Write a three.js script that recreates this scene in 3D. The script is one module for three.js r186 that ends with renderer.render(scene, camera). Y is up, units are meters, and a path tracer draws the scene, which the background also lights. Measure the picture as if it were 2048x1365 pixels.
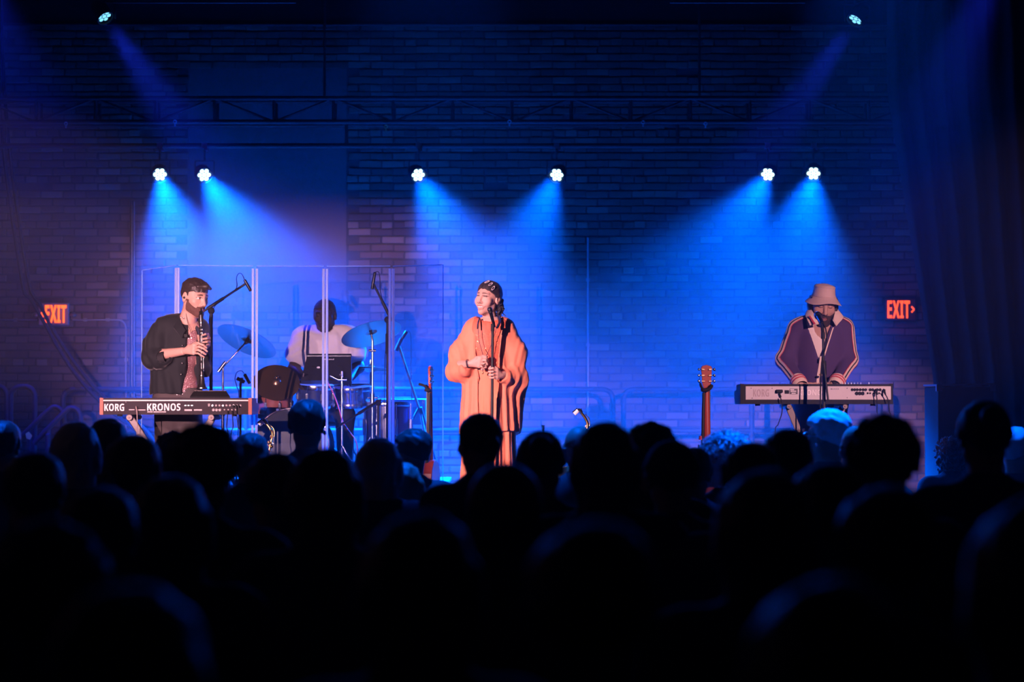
import * as THREE from 'three';
import { RoundedBoxGeometry } from 'three/addons/geometries/RoundedBoxGeometry.js';
import { mergeGeometries, mergeVertices, toCreasedNormals } from 'three/addons/utils/BufferGeometryUtils.js';
import { RectAreaLightUniformsLib } from 'three/addons/lights/RectAreaLightUniformsLib.js';
import { FontLoader } from 'three/addons/loaders/FontLoader.js';
import { TextGeometry } from 'three/addons/geometries/TextGeometry.js';

// ---------------------------------------------------------------- camera, haze, exposure
RectAreaLightUniformsLib.init();
const scene = new THREE.Scene();
scene.background = new THREE.Color(0x000000);
const F = 4118, PITCH = Math.atan(112.5 / F);          // focal length in pixels of the 2048 x 1365 frame; horizon at row 795
const camera = new THREE.PerspectiveCamera(2 * Math.atan(1365 / 2 / F) * 180 / Math.PI, 2048 / 1365, 0.1, 60);
const CZ = 14, CY = 1.0;                                // the singer stands at z = 0, the stage floor is y = 0
camera.position.set(0, CY, CZ);
camera.rotation.set(PITCH, 0, 0);
camera.focus = 14; camera.userData.fStop = 2.0;
scene.fog = new THREE.FogExp2(0xffffff, 0.004);
const renderer = new THREE.WebGLRenderer({ antialias: true });
renderer.toneMapping = THREE.LinearToneMapping;
renderer.toneMappingExposure = 1.0;
renderer.shadowMap.enabled = true;

// pixel of the photograph -> point at world depth z
function at(px, py, z) {
  const x = (px - 1024) / F, y = (682.5 - py) / F, c = Math.cos(PITCH), s = Math.sin(PITCH);
  const dy = y * c + s, dz = -c + y * s, t = (z - CZ) / dz;
  return new THREE.Vector3(x * t, CY + dy * t, z);
}
const sc = (z) => (CZ - z) / F;                         // metres per pixel at depth z
const V = (x, y, z) => new THREE.Vector3(x, y, z);
// ---------------------------------------------------------------- light: blue stage pars on the trusses, warm front spots on stands beside the audience
const BLUE = new THREE.Color().setRGB(0, 0.095, 1.0), DEEP = new THREE.Color().setRGB(0.012, 0.03, 1.0), WARM = new THREE.Color().setRGB(1.0, 0.53, 0.60);
function spot(parent, color, intensity, pos, target, halfDeg, penumbra, radius = 2) {
  const l = new THREE.SpotLight(color, intensity, 0, halfDeg * Math.PI / 180, penumbra, 2);
  l.name = 'lamp_beam'; l.position.copy(pos); l.target.position.copy(target); l.castShadow = true; l.shadow.radius = radius;
  parent.add(l, l.target); return l;
}
// pixel of the lamp, depth, tilt to the right and towards the camera (degrees from straight down), colour, strength, half angle
const PARS = [
  [320, 350, -4.6, 18, 17, BLUE, 8540, 34], [409, 351, -4.6, 32, 16, BLUE, 8050, 34], [837, 351, -4.6, 26, 30, BLUE, 4880, 32],
  [1113, 351, -4.6, -22, 30, BLUE, 3420, 31], [1535, 350, -4.6, -30, 30, BLUE, 3660, 34], [1627, 348, -4.6, -15, 30, BLUE, 4390, 34],
  [210, 35, -3, 35, 3, DEEP, 810, 15], [1710, 40, -3, -35, 3, DEEP, 630, 14], [-60, -110, -3, 14, -10, DEEP, 340, 26], [2010, -120, -3, -22, 0, DEEP, 590, 17],
];
// warm front spots: position, target, half angle, strength, rise of the barn door's cut over 12 m (9: no barn door), edge softness
const FRONTS = [
  [V(-3.2, 1.65, 9.2), V(-1.95, 1.4, -5.3), 10.3, 640, .88, .65], [V(-4.9, 2.9, 8.5), V(0, 1.12, 0), 5.6, 900, 9, .35], [V(4.7, 3.4, 9), V(2.02, 1.15, -.2), 6.4, 370, 9, .35], [V(-5.2, 2.0, 8.2), V(-2.22, 1.25, -.3), 5.6, 210, 9, .6],
];
// ---------------------------------------------------------------- helpers
let seed_ = 20240607;
const rnd = () => { seed_ = (seed_ + 0x6d2b79f5) | 0; let t = Math.imul(seed_ ^ (seed_ >>> 15), 1 | seed_); t = (t + Math.imul(t ^ (t >>> 7), 61 | t)) ^ t; return ((t ^ (t >>> 14)) >>> 0) / 4294967296; };
const rr = (a, b) => a + (b - a) * rnd();
const hash3 = (x, y, z) => { let h = Math.imul(x, 374761393) ^ Math.imul(y, 668265263) ^ Math.imul(z, 2147483647 ^ 0x5bd1e995); h = Math.imul(h ^ (h >>> 13), 1274126177); return ((h ^ (h >>> 16)) >>> 0) / 4294967296; };
function noise(x, y, z) {            // value noise, -1..1
  const X = Math.floor(x), Y = Math.floor(y), Z = Math.floor(z), f = (t) => t * t * (3 - 2 * t), u = f(x - X), v = f(y - Y), w = f(z - Z), l = (a, b, t) => a + (b - a) * t;
  const c = (i, j, k) => hash3(X + i, Y + j, Z + k);
  return 2 * l(l(l(c(0, 0, 0), c(1, 0, 0), u), l(c(0, 1, 0), c(1, 1, 0), u), v), l(l(c(0, 0, 1), c(1, 0, 1), u), l(c(0, 1, 1), c(1, 1, 1), u), v), w) - 1;
}
const names = {};
function numbered(n) { const k = names[n] = (names[n] ?? -1) + 1; return k ? n + '_' + String(k).padStart(3, '0') : n; }
const sh = (o) => { o.castShadow = o.receiveShadow = true; return o; };
function tag(o, label, category, group, kind) { Object.assign(o.userData, { label, category }); if (group) o.userData.group = group; if (kind) o.userData.kind = kind; return o; }
function thing(name, label, category, pos = V(0, 0, 0), group, turn = 0) {
  const o = new THREE.Group(); o.name = numbered(name); o.position.copy(pos); o.rotation.y = turn; scene.add(o);
  return tag(o, label, category, group);
}
function clean(g) {                  // one layout for everything that is merged
  if (g.index) g = g.toNonIndexed();
  for (const k of Object.keys(g.attributes)) if (!['position', 'normal', 'uv'].includes(k)) g.deleteAttribute(k);
  if (!g.attributes.normal) g.computeVertexNormals();
  if (!g.attributes.uv) g.setAttribute('uv', new THREE.BufferAttribute(new Float32Array(g.attributes.position.count * 2), 2));
  return g;
}
const join = (list) => { list = [].concat(list); return list.length === 1 ? list[0] : mergeGeometries(list.map(clean)); };
// part: geometry given in the parent's own axes
function part(parent, name, geos, m) { const o = sh(new THREE.Mesh(join(geos), m)); o.name = name; parent.add(o); return o; }
// partW: geometry given in world space, moved to the axes of its (unturned) thing
function partW(parent, name, geos, m) {
  const g = join(geos), b = V(0, 0, 0); let q = parent; while (q && q !== scene) { b.add(q.position); q = q.parent; }
  g.translate(-b.x, -b.y, -b.z); return part(parent, name, g, m);
}
function struct(name, geos, m, parent = scene) { const o = sh(new THREE.Mesh(join(geos), m)); o.name = numbered(name); parent.add(o); if (parent === scene) o.userData.kind = 'structure'; return o; }
function solo(name, label, category, geos, m, group) { const g = join(geos); g.computeBoundingBox(); const c = V(0, 0, 0); g.boundingBox.getCenter(c); c.y = g.boundingBox.min.y; g.translate(-c.x, -c.y, -c.z); const o = sh(new THREE.Mesh(g, m)); o.name = numbered(name); o.position.copy(c); scene.add(o); return tag(o, label, category, group); }
// geometry
const box = (w, h, d, x = 0, y = 0, z = 0, rx = 0, ry = 0, rz = 0) => new THREE.BoxGeometry(w, h, d).applyMatrix4(new THREE.Matrix4().compose(V(x, y, z), new THREE.Quaternion().setFromEuler(new THREE.Euler(rx, ry, rz)), V(1, 1, 1)));
const rbox = (w, h, d, r, x = 0, y = 0, z = 0, rx = 0, ry = 0, rz = 0) => new RoundedBoxGeometry(w, h, d, 2, r).applyMatrix4(new THREE.Matrix4().compose(V(x, y, z), new THREE.Quaternion().setFromEuler(new THREE.Euler(rx, ry, rz)), V(1, 1, 1)));
const ball = (p, r, sx = 1, sy = 1, sz = 1, s = 16) => new THREE.SphereGeometry(r, s, Math.max(8, s * .7 | 0)).scale(sx, sy, sz).translate(p.x, p.y, p.z);
function aim(g, p, q) { return g.applyMatrix4(new THREE.Matrix4().compose(p, new THREE.Quaternion().setFromUnitVectors(V(0, 1, 0), q.clone().sub(p).normalize()), V(1, 1, 1))); }
const rod = (p, q, r, r2 = r, s = 14) => aim(new THREE.CylinderGeometry(r2, r, p.distanceTo(q), s).translate(0, p.distanceTo(q) / 2, 0), p, q);
const tube = (pts, r, n = 48, s = 8, closed = false, tension = .5) => new THREE.TubeGeometry(new THREE.CatmullRomCurve3(pts, closed, 'catmullrom', tension), n, r, s, closed);
const lathe = (prof, s = 32) => new THREE.LatheGeometry(prof.map((p) => new THREE.Vector2(p[0], p[1])), s);
const latheOn = (prof, p, q, s = 32) => aim(lathe(prof, s), p, q);          // profile along the axis p -> q
const ring = (p, r, t, s = 40) => new THREE.TorusGeometry(r, t, 8, s).rotateX(Math.PI / 2).translate(p.x, p.y, p.z);
function bent(pts, rad, r, s = 10) {   // tube through corners, rounded with radius rad
  const path = new THREE.CurvePath();
  let a = pts[0];
  for (let i = 1; i < pts.length; i++) {
    const b = pts[i];
    if (i === pts.length - 1) { path.add(new THREE.LineCurve3(a, b)); break; }
    const d1 = b.clone().sub(pts[i - 1]).normalize(), d2 = pts[i + 1].clone().sub(b).normalize();
    const p = b.clone().addScaledVector(d1, -rad), q = b.clone().addScaledVector(d2, rad);
    path.add(new THREE.LineCurve3(a, p)); path.add(new THREE.QuadraticBezierCurve3(p, b, q)); a = q;
  }
  const out = [];
  path.curves.forEach((c, i) => out.push(...c.getPoints(c.isLineCurve3 ? 1 : 8).slice(i ? 1 : 0)));
  const poly = new THREE.CurvePath(); for (let i = 1; i < out.length; i++) poly.add(new THREE.LineCurve3(out[i - 1], out[i]));
  poly.getPoint = function (t) { const k = Math.min(out.length - 1, t * (out.length - 1)), i = Math.min(out.length - 2, Math.floor(k)); return out[i].clone().lerp(out[i + 1], k - i); };
  poly.getPointAt = poly.getPoint; poly.getTangentAt = function (t) { const e = 1e-3, p = this.getPoint(Math.max(0, t - e)), q = this.getPoint(Math.min(1, t + e)); return q.sub(p).normalize(); }; poly.getTangent = poly.getTangentAt;
  return new THREE.TubeGeometry(poly, (out.length - 1) * 2, r, s, false);
}
function slab(pts, t, n = null) {     // flat convex patch through 3-D points, given a thickness
  const c = pts.reduce((a, p) => a.add(p), V(0, 0, 0)).divideScalar(pts.length);
  n = n ?? pts[1].clone().sub(pts[0]).cross(pts[2].clone().sub(pts[0])).normalize();
  const up = pts.map((p) => p.clone().addScaledVector(n, t / 2)), dn = pts.map((p) => p.clone().addScaledVector(n, -t / 2)), cu = c.clone().addScaledVector(n, t / 2), cd = c.clone().addScaledVector(n, -t / 2), v = [];
  for (let i = 0; i < pts.length; i++) { const j = (i + 1) % pts.length; v.push(cu, up[i], up[j], cd, dn[j], dn[i], up[i], dn[i], dn[j], up[i], dn[j], up[j]); }
  const g = new THREE.BufferGeometry().setAttribute('position', new THREE.BufferAttribute(Float32Array.from(v.flatMap((p) => [p.x, p.y, p.z])), 3)); g.computeVertexNormals(); return g;
}
function loft(inner, outer, n, t) {    // band of cloth between two curves, with a thickness
  const A = new THREE.CatmullRomCurve3(inner), B = new THREE.CatmullRomCurve3(outer), rows = [], v = [];
  for (let i = 0; i <= n; i++) { const a = A.getPoint(i / n), b = B.getPoint(i / n), tan = A.getPoint(Math.min(1, i / n + .01)).sub(A.getPoint(Math.max(0, i / n - .01))), nn = b.clone().sub(a).cross(tan).normalize().multiplyScalar(t / 2), m = a.clone().lerp(b, .5).add(V(0, t * 1.2, 0)); rows.push([a.clone().add(nn), m.clone().add(nn), b.clone().add(nn), b.clone().sub(nn), m.clone().sub(nn), a.clone().sub(nn)]); }
  for (let i = 0; i < n; i++) for (let k = 0; k < 6; k++) { const a = rows[i][k], b = rows[i][(k + 1) % 6], c = rows[i + 1][k], d = rows[i + 1][(k + 1) % 6]; v.push(a, c, b, b, c, d); }
  for (const r of [rows[0], rows[n]]) for (let k = 1; k < 5; k++) v.push(r[0], r[k], r[k + 1]);
  const g = new THREE.BufferGeometry().setAttribute('position', new THREE.BufferAttribute(Float32Array.from(v.flatMap((p) => [p.x, p.y, p.z])), 3)); g.computeVertexNormals(); return toCreasedNormals(g, 1.0);
}
const lin = (r, g, b) => new THREE.Color().setRGB(r, g, b);
const mat = (color, roughness = .7, more = {}) => new THREE.MeshStandardMaterial({ color, roughness, ...more });
const phys = (color, roughness, more) => new THREE.MeshPhysicalMaterial({ color, roughness, ...more });
function texture(w, h, draw) { const c = document.createElement('canvas'); c.width = w; c.height = h; draw(c.getContext('2d'), w, h); const t = new THREE.CanvasTexture(c); t.wrapS = t.wrapT = THREE.RepeatWrapping; return t; }
function grain(size, low, high, fine = 1) {   // grey noise for bump and roughness maps
  return texture(size, size, (x) => { const d = x.createImageData(size, size); for (let j = 0; j < size; j++) for (let i = 0; i < size; i++) { const v = low + (high - low) * (.5 + .25 * noise(i / 9 * fine, j / 9 * fine, 3) + .25 * (rnd() * 2 - 1)), k = (j * size + i) * 4; d.data[k] = d.data[k + 1] = d.data[k + 2] = v * 255; d.data[k + 3] = 255; } x.putImageData(d, 0, 0); });
}
const font = await new FontLoader().loadAsync('fonts/droid/droid_sans_bold.typeface.json');
function lettering(text, height, depth, stretch = 1) {   // centred on the origin, facing +z
  const g = new TextGeometry(text, { font, size: height / .72, depth, curveSegments: 5, bevelEnabled: false }); g.computeBoundingBox(); const b = g.boundingBox;
  g.translate(-(b.min.x + b.max.x) / 2, -(b.min.y + b.max.y) / 2, 0); g.scale(stretch, height / (b.max.y - b.min.y), 1); return g;
}
// ---- signed-distance modelling: tapered capsules and ellipsoids joined with a smooth minimum, meshed with surface nets
const smin = (a, b, k) => { const h = Math.max(k - Math.abs(a - b), 0) / k; return Math.min(a, b) - h * h * k * .25; };
const smax = (a, b, k) => -smin(-a, -b, k);
const cap = (a, b, ra, rb = ra, k = .03, flat = 1) => ({ t: 0, ax: a.x, ay: a.y, az: a.z, bx: b.x - a.x, by: b.y - a.y, bz: b.z - a.z, ra, rb, k, flat, inv: 1 / Math.max(1e-9, a.distanceToSquared(b)) });
const ell = (c, r, k = .03, q = null) => ({ t: 1, c, r, k, q: q ? q.clone().invert() : null });
const cut = (p) => ({ ...p, sub: true });
const tv = new THREE.Vector3();
function dist1(p, x, y, z) {
  if (p.t === 0) {                    // flat > 1 squeezes the capsule along z
    const X = x - p.ax, Y = y - p.ay, Z = (z - p.az) * p.flat, bz = p.bz * p.flat;
    const inv = p.flat === 1 ? p.inv : 1 / Math.max(1e-9, p.bx * p.bx + p.by * p.by + bz * bz);
    let t = (X * p.bx + Y * p.by + Z * bz) * inv; t = t < 0 ? 0 : t > 1 ? 1 : t;
    const u = X - p.bx * t, v = Y - p.by * t, w = Z - bz * t;
    return (Math.sqrt(u * u + v * v + w * w) - p.ra - (p.rb - p.ra) * t) / (p.flat > 1 ? 1 + (p.flat - 1) * .5 : 1);
  }
  let X = x - p.c.x, Y = y - p.c.y, Z = z - p.c.z;
  if (p.q) { tv.set(X, Y, Z).applyQuaternion(p.q); X = tv.x; Y = tv.y; Z = tv.z; }
  const r = p.r, a = X / r.x, b = Y / r.y, c = Z / r.z, k0 = Math.sqrt(a * a + b * b + c * c), k1 = Math.sqrt(a * a / (r.x * r.x) + b * b / (r.y * r.y) + c * c / (r.z * r.z));
  return k1 < 1e-6 ? -Math.min(r.x, r.y, r.z) : k0 * (k0 - 1) / k1;
}
function field(prims) {
  return (x, y, z) => { let d = 1e3; for (const p of prims) { const e = dist1(p, x, y, z); d = p.sub ? smax(d, -e, p.k) : d > 900 ? e : smin(d, e, p.k); } return d; };
}
function bounds(prims, pad) {
  const b = new THREE.Box3();
  for (const p of prims) if (!p.sub) {
    if (p.t === 0) { const r = Math.max(p.ra, p.rb); for (const s of [0, 1]) { const c = V(p.ax + p.bx * s, p.ay + p.by * s, p.az + p.bz * s); b.expandByPoint(c.clone().addScalar(r)); b.expandByPoint(c.addScalar(-r)); } } else { const r = Math.max(p.r.x, p.r.y, p.r.z); b.expandByPoint(p.c.clone().addScalar(r)); b.expandByPoint(p.c.clone().addScalar(-r)); }
  }
  return b.expandByScalar(pad);
}
function nets(f, b, h, color = null) {
  const N = [0, 1, 2].map((i) => Math.ceil((b.max.getComponent(i) - b.min.getComponent(i)) / h) + 2), [nx, ny, nz] = N, ox = b.min.x - h * .5, oy = b.min.y - h * .5, oz = b.min.z - h * .5, val = new Float32Array(nx * ny * nz), B = 6, reach = h * B * .9 * 1.25;
  for (let z = 0; z < nz; z += B) for (let y = 0; y < ny; y += B) for (let x = 0; x < nx; x += B) {
    const c = f(ox + (x + B / 2) * h, oy + (y + B / 2) * h, oz + (z + B / 2) * h), far = Math.abs(c) > reach + .012;
    for (let k = z; k < Math.min(nz, z + B); k++) for (let j = y; j < Math.min(ny, y + B); j++) for (let i = x; i < Math.min(nx, x + B); i++) val[(k * ny + j) * nx + i] = far ? c : f(ox + i * h, oy + j * h, oz + k * h);
  }
  const id = new Int32Array(nx * ny * nz).fill(-1), pos = [], idx = [], sy = nx, sz = nx * ny, off = [0, 1, sy, sy + 1, sz, sz + 1, sz + sy, sz + sy + 1], E = [[0, 1], [2, 3], [4, 5], [6, 7], [0, 2], [1, 3], [4, 6], [5, 7], [0, 4], [1, 5], [2, 6], [3, 7]];
  for (let z = 0; z < nz - 1; z++) for (let y = 0; y < ny - 1; y++) for (let x = 0; x < nx - 1; x++) {
    const a = (z * ny + y) * nx + x; let m = 0;
    for (let i = 0; i < 8; i++) if (val[a + off[i]] < 0) m |= 1 << i;
    if (m === 0 || m === 255) continue;
    let n = 0, px = 0, py = 0, pz = 0;
    for (const [p, q] of E) if (((m >> p) & 1) !== ((m >> q) & 1)) { const u = val[a + off[p]], v = val[a + off[q]], t = u / (u - v); px += (p & 1) + ((q & 1) - (p & 1)) * t; py += ((p >> 1) & 1) + (((q >> 1) & 1) - ((p >> 1) & 1)) * t; pz += (p >> 2) + ((q >> 2) - (p >> 2)) * t; n++; }
    id[a] = pos.length / 3; pos.push(ox + (x + px / n) * h, oy + (y + py / n) * h, oz + (z + pz / n) * h);
  }
  const quad = (a, b2, c, d, flip) => { if (a < 0 || b2 < 0 || c < 0 || d < 0) return; if (flip) idx.push(a, c, b2, a, d, c); else idx.push(a, b2, c, a, c, d); };
  for (let z = 1; z < nz - 1; z++) for (let y = 1; y < ny - 1; y++) for (let x = 1; x < nx - 1; x++) {
    const a = (z * ny + y) * nx + x, s = val[a] < 0;
    if (s !== val[a + 1] < 0) quad(id[a - sy - sz], id[a - sz], id[a], id[a - sy], !s);
    if (s !== val[a + sy] < 0) quad(id[a - 1 - sz], id[a - 1], id[a], id[a - sz], !s);
    if (s !== val[a + sz] < 0) quad(id[a - 1 - sy], id[a - sy], id[a], id[a - 1], !s);
  }
  const g = new THREE.BufferGeometry().setAttribute('position', new THREE.BufferAttribute(Float32Array.from(pos), 3)); g.setIndex(idx);
  if (color) { const col = new Float32Array(pos.length); for (let i = 0; i < pos.length; i += 3) { const c = color(pos[i], pos[i + 1], pos[i + 2]); col[i] = c[0]; col[i + 1] = c[1]; col[i + 2] = c[2]; } g.setAttribute('color', new THREE.BufferAttribute(col, 3)); }
  g.setAttribute('uv', new THREE.BufferAttribute(new Float32Array(pos.length / 3 * 2).map((_, i) => i & 1 ? pos[(i >> 1) * 3 + 1] : pos[(i >> 1) * 3] + pos[(i >> 1) * 3 + 2]), 2));
  g.computeVertexNormals(); return g;
}
const mesher = (prims, h, { warp = null, color = null, clip = null, pad = .03 } = {}) => { const f0 = field(prims), f = (x, y, z) => { let d = f0(x, y, z); if (warp) d += warp(x, y, z); if (clip) d = Math.max(d, clip(x, y, z)); return d; }; return Object.assign(nets(f, bounds(prims, pad), h, color), { f }); };
const joinBody = (list) => mergeGeometries(list.map((g) => { const o = g.index ? g.toNonIndexed() : g.clone(); for (const k of Object.keys(o.attributes)) if (!['position', 'normal', 'uv', 'color'].includes(k)) o.deleteAttribute(k); return o; }));
// a strip of cloth laid on a surface f = 0 along a path; each path point is marched inwards from outside along its direction
function strip(f, path, out, width, lift, n = 40, thick = .003) {
  const c = new THREE.CatmullRomCurve3(path), pts = [], nor = [];
  for (let i = 0; i <= n; i++) {
    const t = i / n, p = c.getPoint(t), o = out(t).normalize(); let s = .3;
    for (let k = 0; k < 60; k++) { const d = f(p.x + o.x * s, p.y + o.y * s, p.z + o.z * s); if (d < .0015) break; s -= d * .7; if (s < -.1) break; }
    pts.push(p.clone().addScaledVector(o, s + lift)); nor.push(o);
  }
  const v = [], row = [];
  for (let i = 0; i <= n; i++) { const tan = pts[Math.min(n, i + 1)].clone().sub(pts[Math.max(0, i - 1)]).normalize(), side = tan.clone().cross(nor[i]).normalize().multiplyScalar(width / 2); row.push([pts[i].clone().add(side), pts[i].clone().sub(side), pts[i].clone().sub(side).addScaledVector(nor[i], -thick), pts[i].clone().add(side).addScaledVector(nor[i], -thick)]); }
  for (let i = 0; i < n; i++) for (let k = 0; k < 4; k++) { const a = row[i][k], b = row[i][(k + 1) % 4], d = row[i + 1][k], e = row[i + 1][(k + 1) % 4]; v.push(a, b, d, b, e, d); }
  const g = new THREE.BufferGeometry().setAttribute('position', new THREE.BufferAttribute(Float32Array.from(v.flatMap((p) => [p.x, p.y, p.z])), 3)); g.computeVertexNormals(); return g;
}
// ---------------------------------------------------------------- the hall
const plasterBump = grain(256, .3, .7), fabricBump = grain(128, .2, .8, 3);
const BLACKWALL = mat(lin(.012, .011, .012), .9, { bumpMap: plasterBump, bumpScale: .002 });
const DARKFLOOR = mat(lin(.012, .011, .011), .75);
const BLACK = mat(lin(.006, .006, .007), .8), RUBBER = mat(lin(.004, .004, .005), .85), BLACKMETAL = mat(lin(.008, .008, .010), .6);
const CHROME = mat(lin(.62, .62, .63), .16, { metalness: 1 }), STEEL = mat(lin(.45, .45, .47), .35, { metalness: 1 }), GALV = mat(lin(.17, .16, .18), .5, { metalness: .5 });
const BRASS = mat(lin(.78, .47, .17), .25, { metalness: 1 }), NAVYPAINT = mat(lin(.004, .006, .014), .7);
const WZ = -5.3;
{
  struct('floor', box(14.4, .2, 17.4, 0, -.9, 9.9), DARKFLOOR);
  struct('stage_floor', box(14, .8, 7.2, 0, -.4, WZ + .1 + 3.4 - .0), mat(lin(.003, .0028, .0026), .85, { bumpMap: grain(128, .3, .7), bumpScale: .001 }));
  struct('ceiling', box(14.4, .2, 24, 0, 5.7, 6.3), BLACKWALL);
  struct('wall_left', box(.2, 6.8, 24, -7.1, 2.4, 6.3), BLACKWALL);
  struct('wall_right', box(.2, 6.8, 24, 7.1, 2.4, 6.3), BLACKWALL);
  struct('wall_rear', box(14.4, 6.8, .2, 0, 2.4, 18.4), BLACKWALL);
  // brick wall behind the stage: mortar slab, bricks proud of it
  const mortar = mat(lin(.042, .037, .039), .95, { bumpMap: plasterBump, bumpScale: .004 });
  const wall = struct('wall_back', box(14.4, 6.8, .3, 0, 2.4, WZ - .162), mortar);
  const tones = [[.125, .082, .068], [.16, .105, .085], [.21, .145, .115], [.29, .21, .165], [.37, .27, .21], [.09, .062, .055], [.14, .10, .09], [.185, .12, .10]];
  const brickBump = grain(128, .1, .9, 2);
  const mats = tones.map((t) => t.map((c, k) => c * .6 + [.175, .12, .10][k] * .4)).map((t) => mat(lin(t[0] * .60, t[1] * .53, t[2] * .53), .9, { bumpMap: brickBump, bumpScale: .004 }));
  const weights = [3, 4, 3, 2, 1, 4, 4, 3], wsum = weights.reduce((a, b) => a + b, 0);
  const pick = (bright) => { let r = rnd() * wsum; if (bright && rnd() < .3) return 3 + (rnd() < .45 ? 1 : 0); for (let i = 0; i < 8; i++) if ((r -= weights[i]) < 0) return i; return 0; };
  const geoms = [.203, .098, .17].map((w) => [0, 1, 2].map((v) => { const g = new RoundedBoxGeometry(w, .0575, .03, 1, .004 + v * .0015), p = g.attributes.position; for (let i = 0; i < p.count; i++) { const s = 1 + .02 * noise(p.getX(i) * 40 + v * 9, p.getY(i) * 40, v); p.setXYZ(i, p.getX(i) * s, p.getY(i) * s, p.getZ(i)); } g.computeVertexNormals(); return g; }));
  const CH = .0718, BW = .2135, rest = new Map(), cand = [];
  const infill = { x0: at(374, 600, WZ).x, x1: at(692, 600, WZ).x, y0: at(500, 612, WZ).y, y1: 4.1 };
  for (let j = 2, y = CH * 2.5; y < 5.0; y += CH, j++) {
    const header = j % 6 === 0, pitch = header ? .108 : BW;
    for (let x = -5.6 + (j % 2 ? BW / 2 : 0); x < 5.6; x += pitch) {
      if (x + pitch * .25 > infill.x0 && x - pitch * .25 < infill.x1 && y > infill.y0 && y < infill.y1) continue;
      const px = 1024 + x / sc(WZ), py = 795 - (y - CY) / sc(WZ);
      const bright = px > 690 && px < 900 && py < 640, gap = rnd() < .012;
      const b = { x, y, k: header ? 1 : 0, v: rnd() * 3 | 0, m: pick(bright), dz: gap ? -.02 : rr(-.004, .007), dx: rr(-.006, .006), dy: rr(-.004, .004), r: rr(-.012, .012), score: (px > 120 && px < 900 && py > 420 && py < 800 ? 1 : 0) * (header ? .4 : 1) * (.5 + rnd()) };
      cand.push(b);
    }
  }
  const best = new Set([...cand].sort((a, b) => b.score - a.score).slice(0, 290));
  
  const stuffM = mats.map(() => []);
  for (const b of cand) {
    const g = geoms[b.k][b.v];
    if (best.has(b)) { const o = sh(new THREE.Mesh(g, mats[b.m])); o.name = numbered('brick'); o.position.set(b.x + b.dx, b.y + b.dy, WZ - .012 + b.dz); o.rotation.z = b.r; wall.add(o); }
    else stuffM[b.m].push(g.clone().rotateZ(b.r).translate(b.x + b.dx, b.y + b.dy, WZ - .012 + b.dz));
  }
  const all = stuffM.map((l) => join(l)), whole = mergeGeometries(all.map(clean), true);
  const o = sh(new THREE.Mesh(whole, mats)); o.name = 'bricks_beyond'; o.userData.kind = 'stuff'; wall.add(o);
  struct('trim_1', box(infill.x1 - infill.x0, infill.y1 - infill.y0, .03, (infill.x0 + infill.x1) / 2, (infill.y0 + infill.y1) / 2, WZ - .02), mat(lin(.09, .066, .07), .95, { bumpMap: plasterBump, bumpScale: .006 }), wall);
}
// conduits and pipes fixed to the brick wall
{
  const z = WZ + .03, A = (px, py) => at(px, py, z);
  solo('wall_pipe', 'thick dark vertical pipe on the brick wall left of the drum shield', 'pipe', [rod(at(264, 402, WZ + .06), at(264, 1000, WZ + .06), .021)], mat(lin(.03, .03, .035), .35, { metalness: .5 }));
  solo('conduit', 'thin pale rod shaped as the highlight along the thick dark wall pipe', 'conduit', [rod(at(268.5, 404, WZ + .085), at(268.5, 1000, WZ + .085), .005)], GALV);  // specular line on the pipe's edge built as a pale rod, no separate conduit
  const c = thing('conduit', 'thin metal conduit that bends down from the left exit sign', 'conduit', A(250, 1000));
  partW(c, 'pipe', bent([A(145, 640), A(252, 640), A(252, 1005)], .09, .0085), GALV);
  for (const [x, y] of [[170, 640], [215, 640], [252, 720], [252, 860]]) partW(c, 'clip', box(.03, .03, .022, A(x, y).x, A(x, y).y, WZ + .02), GALV);
  const d = thing('conduit', 'thin metal conduit entering the left exit sign from the left frame edge', 'conduit', A(-30, 640));
  partW(d, 'pipe', rod(A(-60, 640), A(74, 640), .0085), GALV); partW(d, 'clip', box(.03, .03, .022, A(30, 640).x, A(30, 640).y, WZ + .02), GALV);
  const e = thing('conduit', 'faint thin vertical conduit on the blue wall right of the singer', 'conduit', A(1176, 1000));
  partW(e, 'pipe', rod(A(1176, 475), A(1176, 1000), .009), mat(lin(.25, .24, .25), .5, { metalness: .3 }));
  for (const y of [560, 690, 820]) partW(e, 'clip', box(.035, .03, .022, A(1176, y).x, A(1176, y).y, WZ + .02), GALV);
}
// exit signs
function exitSign(px0, px1, py0, py1, arrow, label, z, housing, glowCol, glow) {
  const a = at(px0, py1, z), b = at(px1, py0, z), w = b.x - a.x, h = b.y - a.y, c = V((a.x + b.x) / 2, (a.y + b.y) / 2, z);
  const t = thing('exit_sign', label, 'exit sign', V(c.x, a.y, z));
  const L = V(0, h / 2, 0);
  part(t, 'housing', rbox(w, h, .05, .012, 0, L.y, .0), housing);
  const em = mat(lin(.3, .02, .01), .6, { emissive: glowCol, emissiveIntensity: glow });
  const lw = w * .70, lx = arrow > 0 ? -w * .06 : w * .07, E = lettering('EXIT', h * .78, .008), bb = new THREE.Box3().setFromBufferAttribute(E.attributes.position);
  E.scale(lw / (bb.max.x - bb.min.x), 1, 1);
  part(t, 'letters', E.translate(lx, L.y, .024), em);
  const ax = lx + arrow * (lw / 2 + w * .05), s = h * .13, pts = [V(ax, L.y + s, 0), V(ax + arrow * s * .9, L.y, 0), V(ax, L.y - s, 0)];
  part(t, 'arrow', [rod(pts[0], pts[1], h * .035), rod(pts[1], pts[2], h * .035)].map((g) => g.translate(0, 0, .026)), em);
  const l = new THREE.PointLight(lin(1, .12, .05), .05); l.name = 'sign_glow'; l.position.set(0, L.y, .14); l.shadow.radius = 3; t.add(l);
  return [t, w, h];
}
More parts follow.
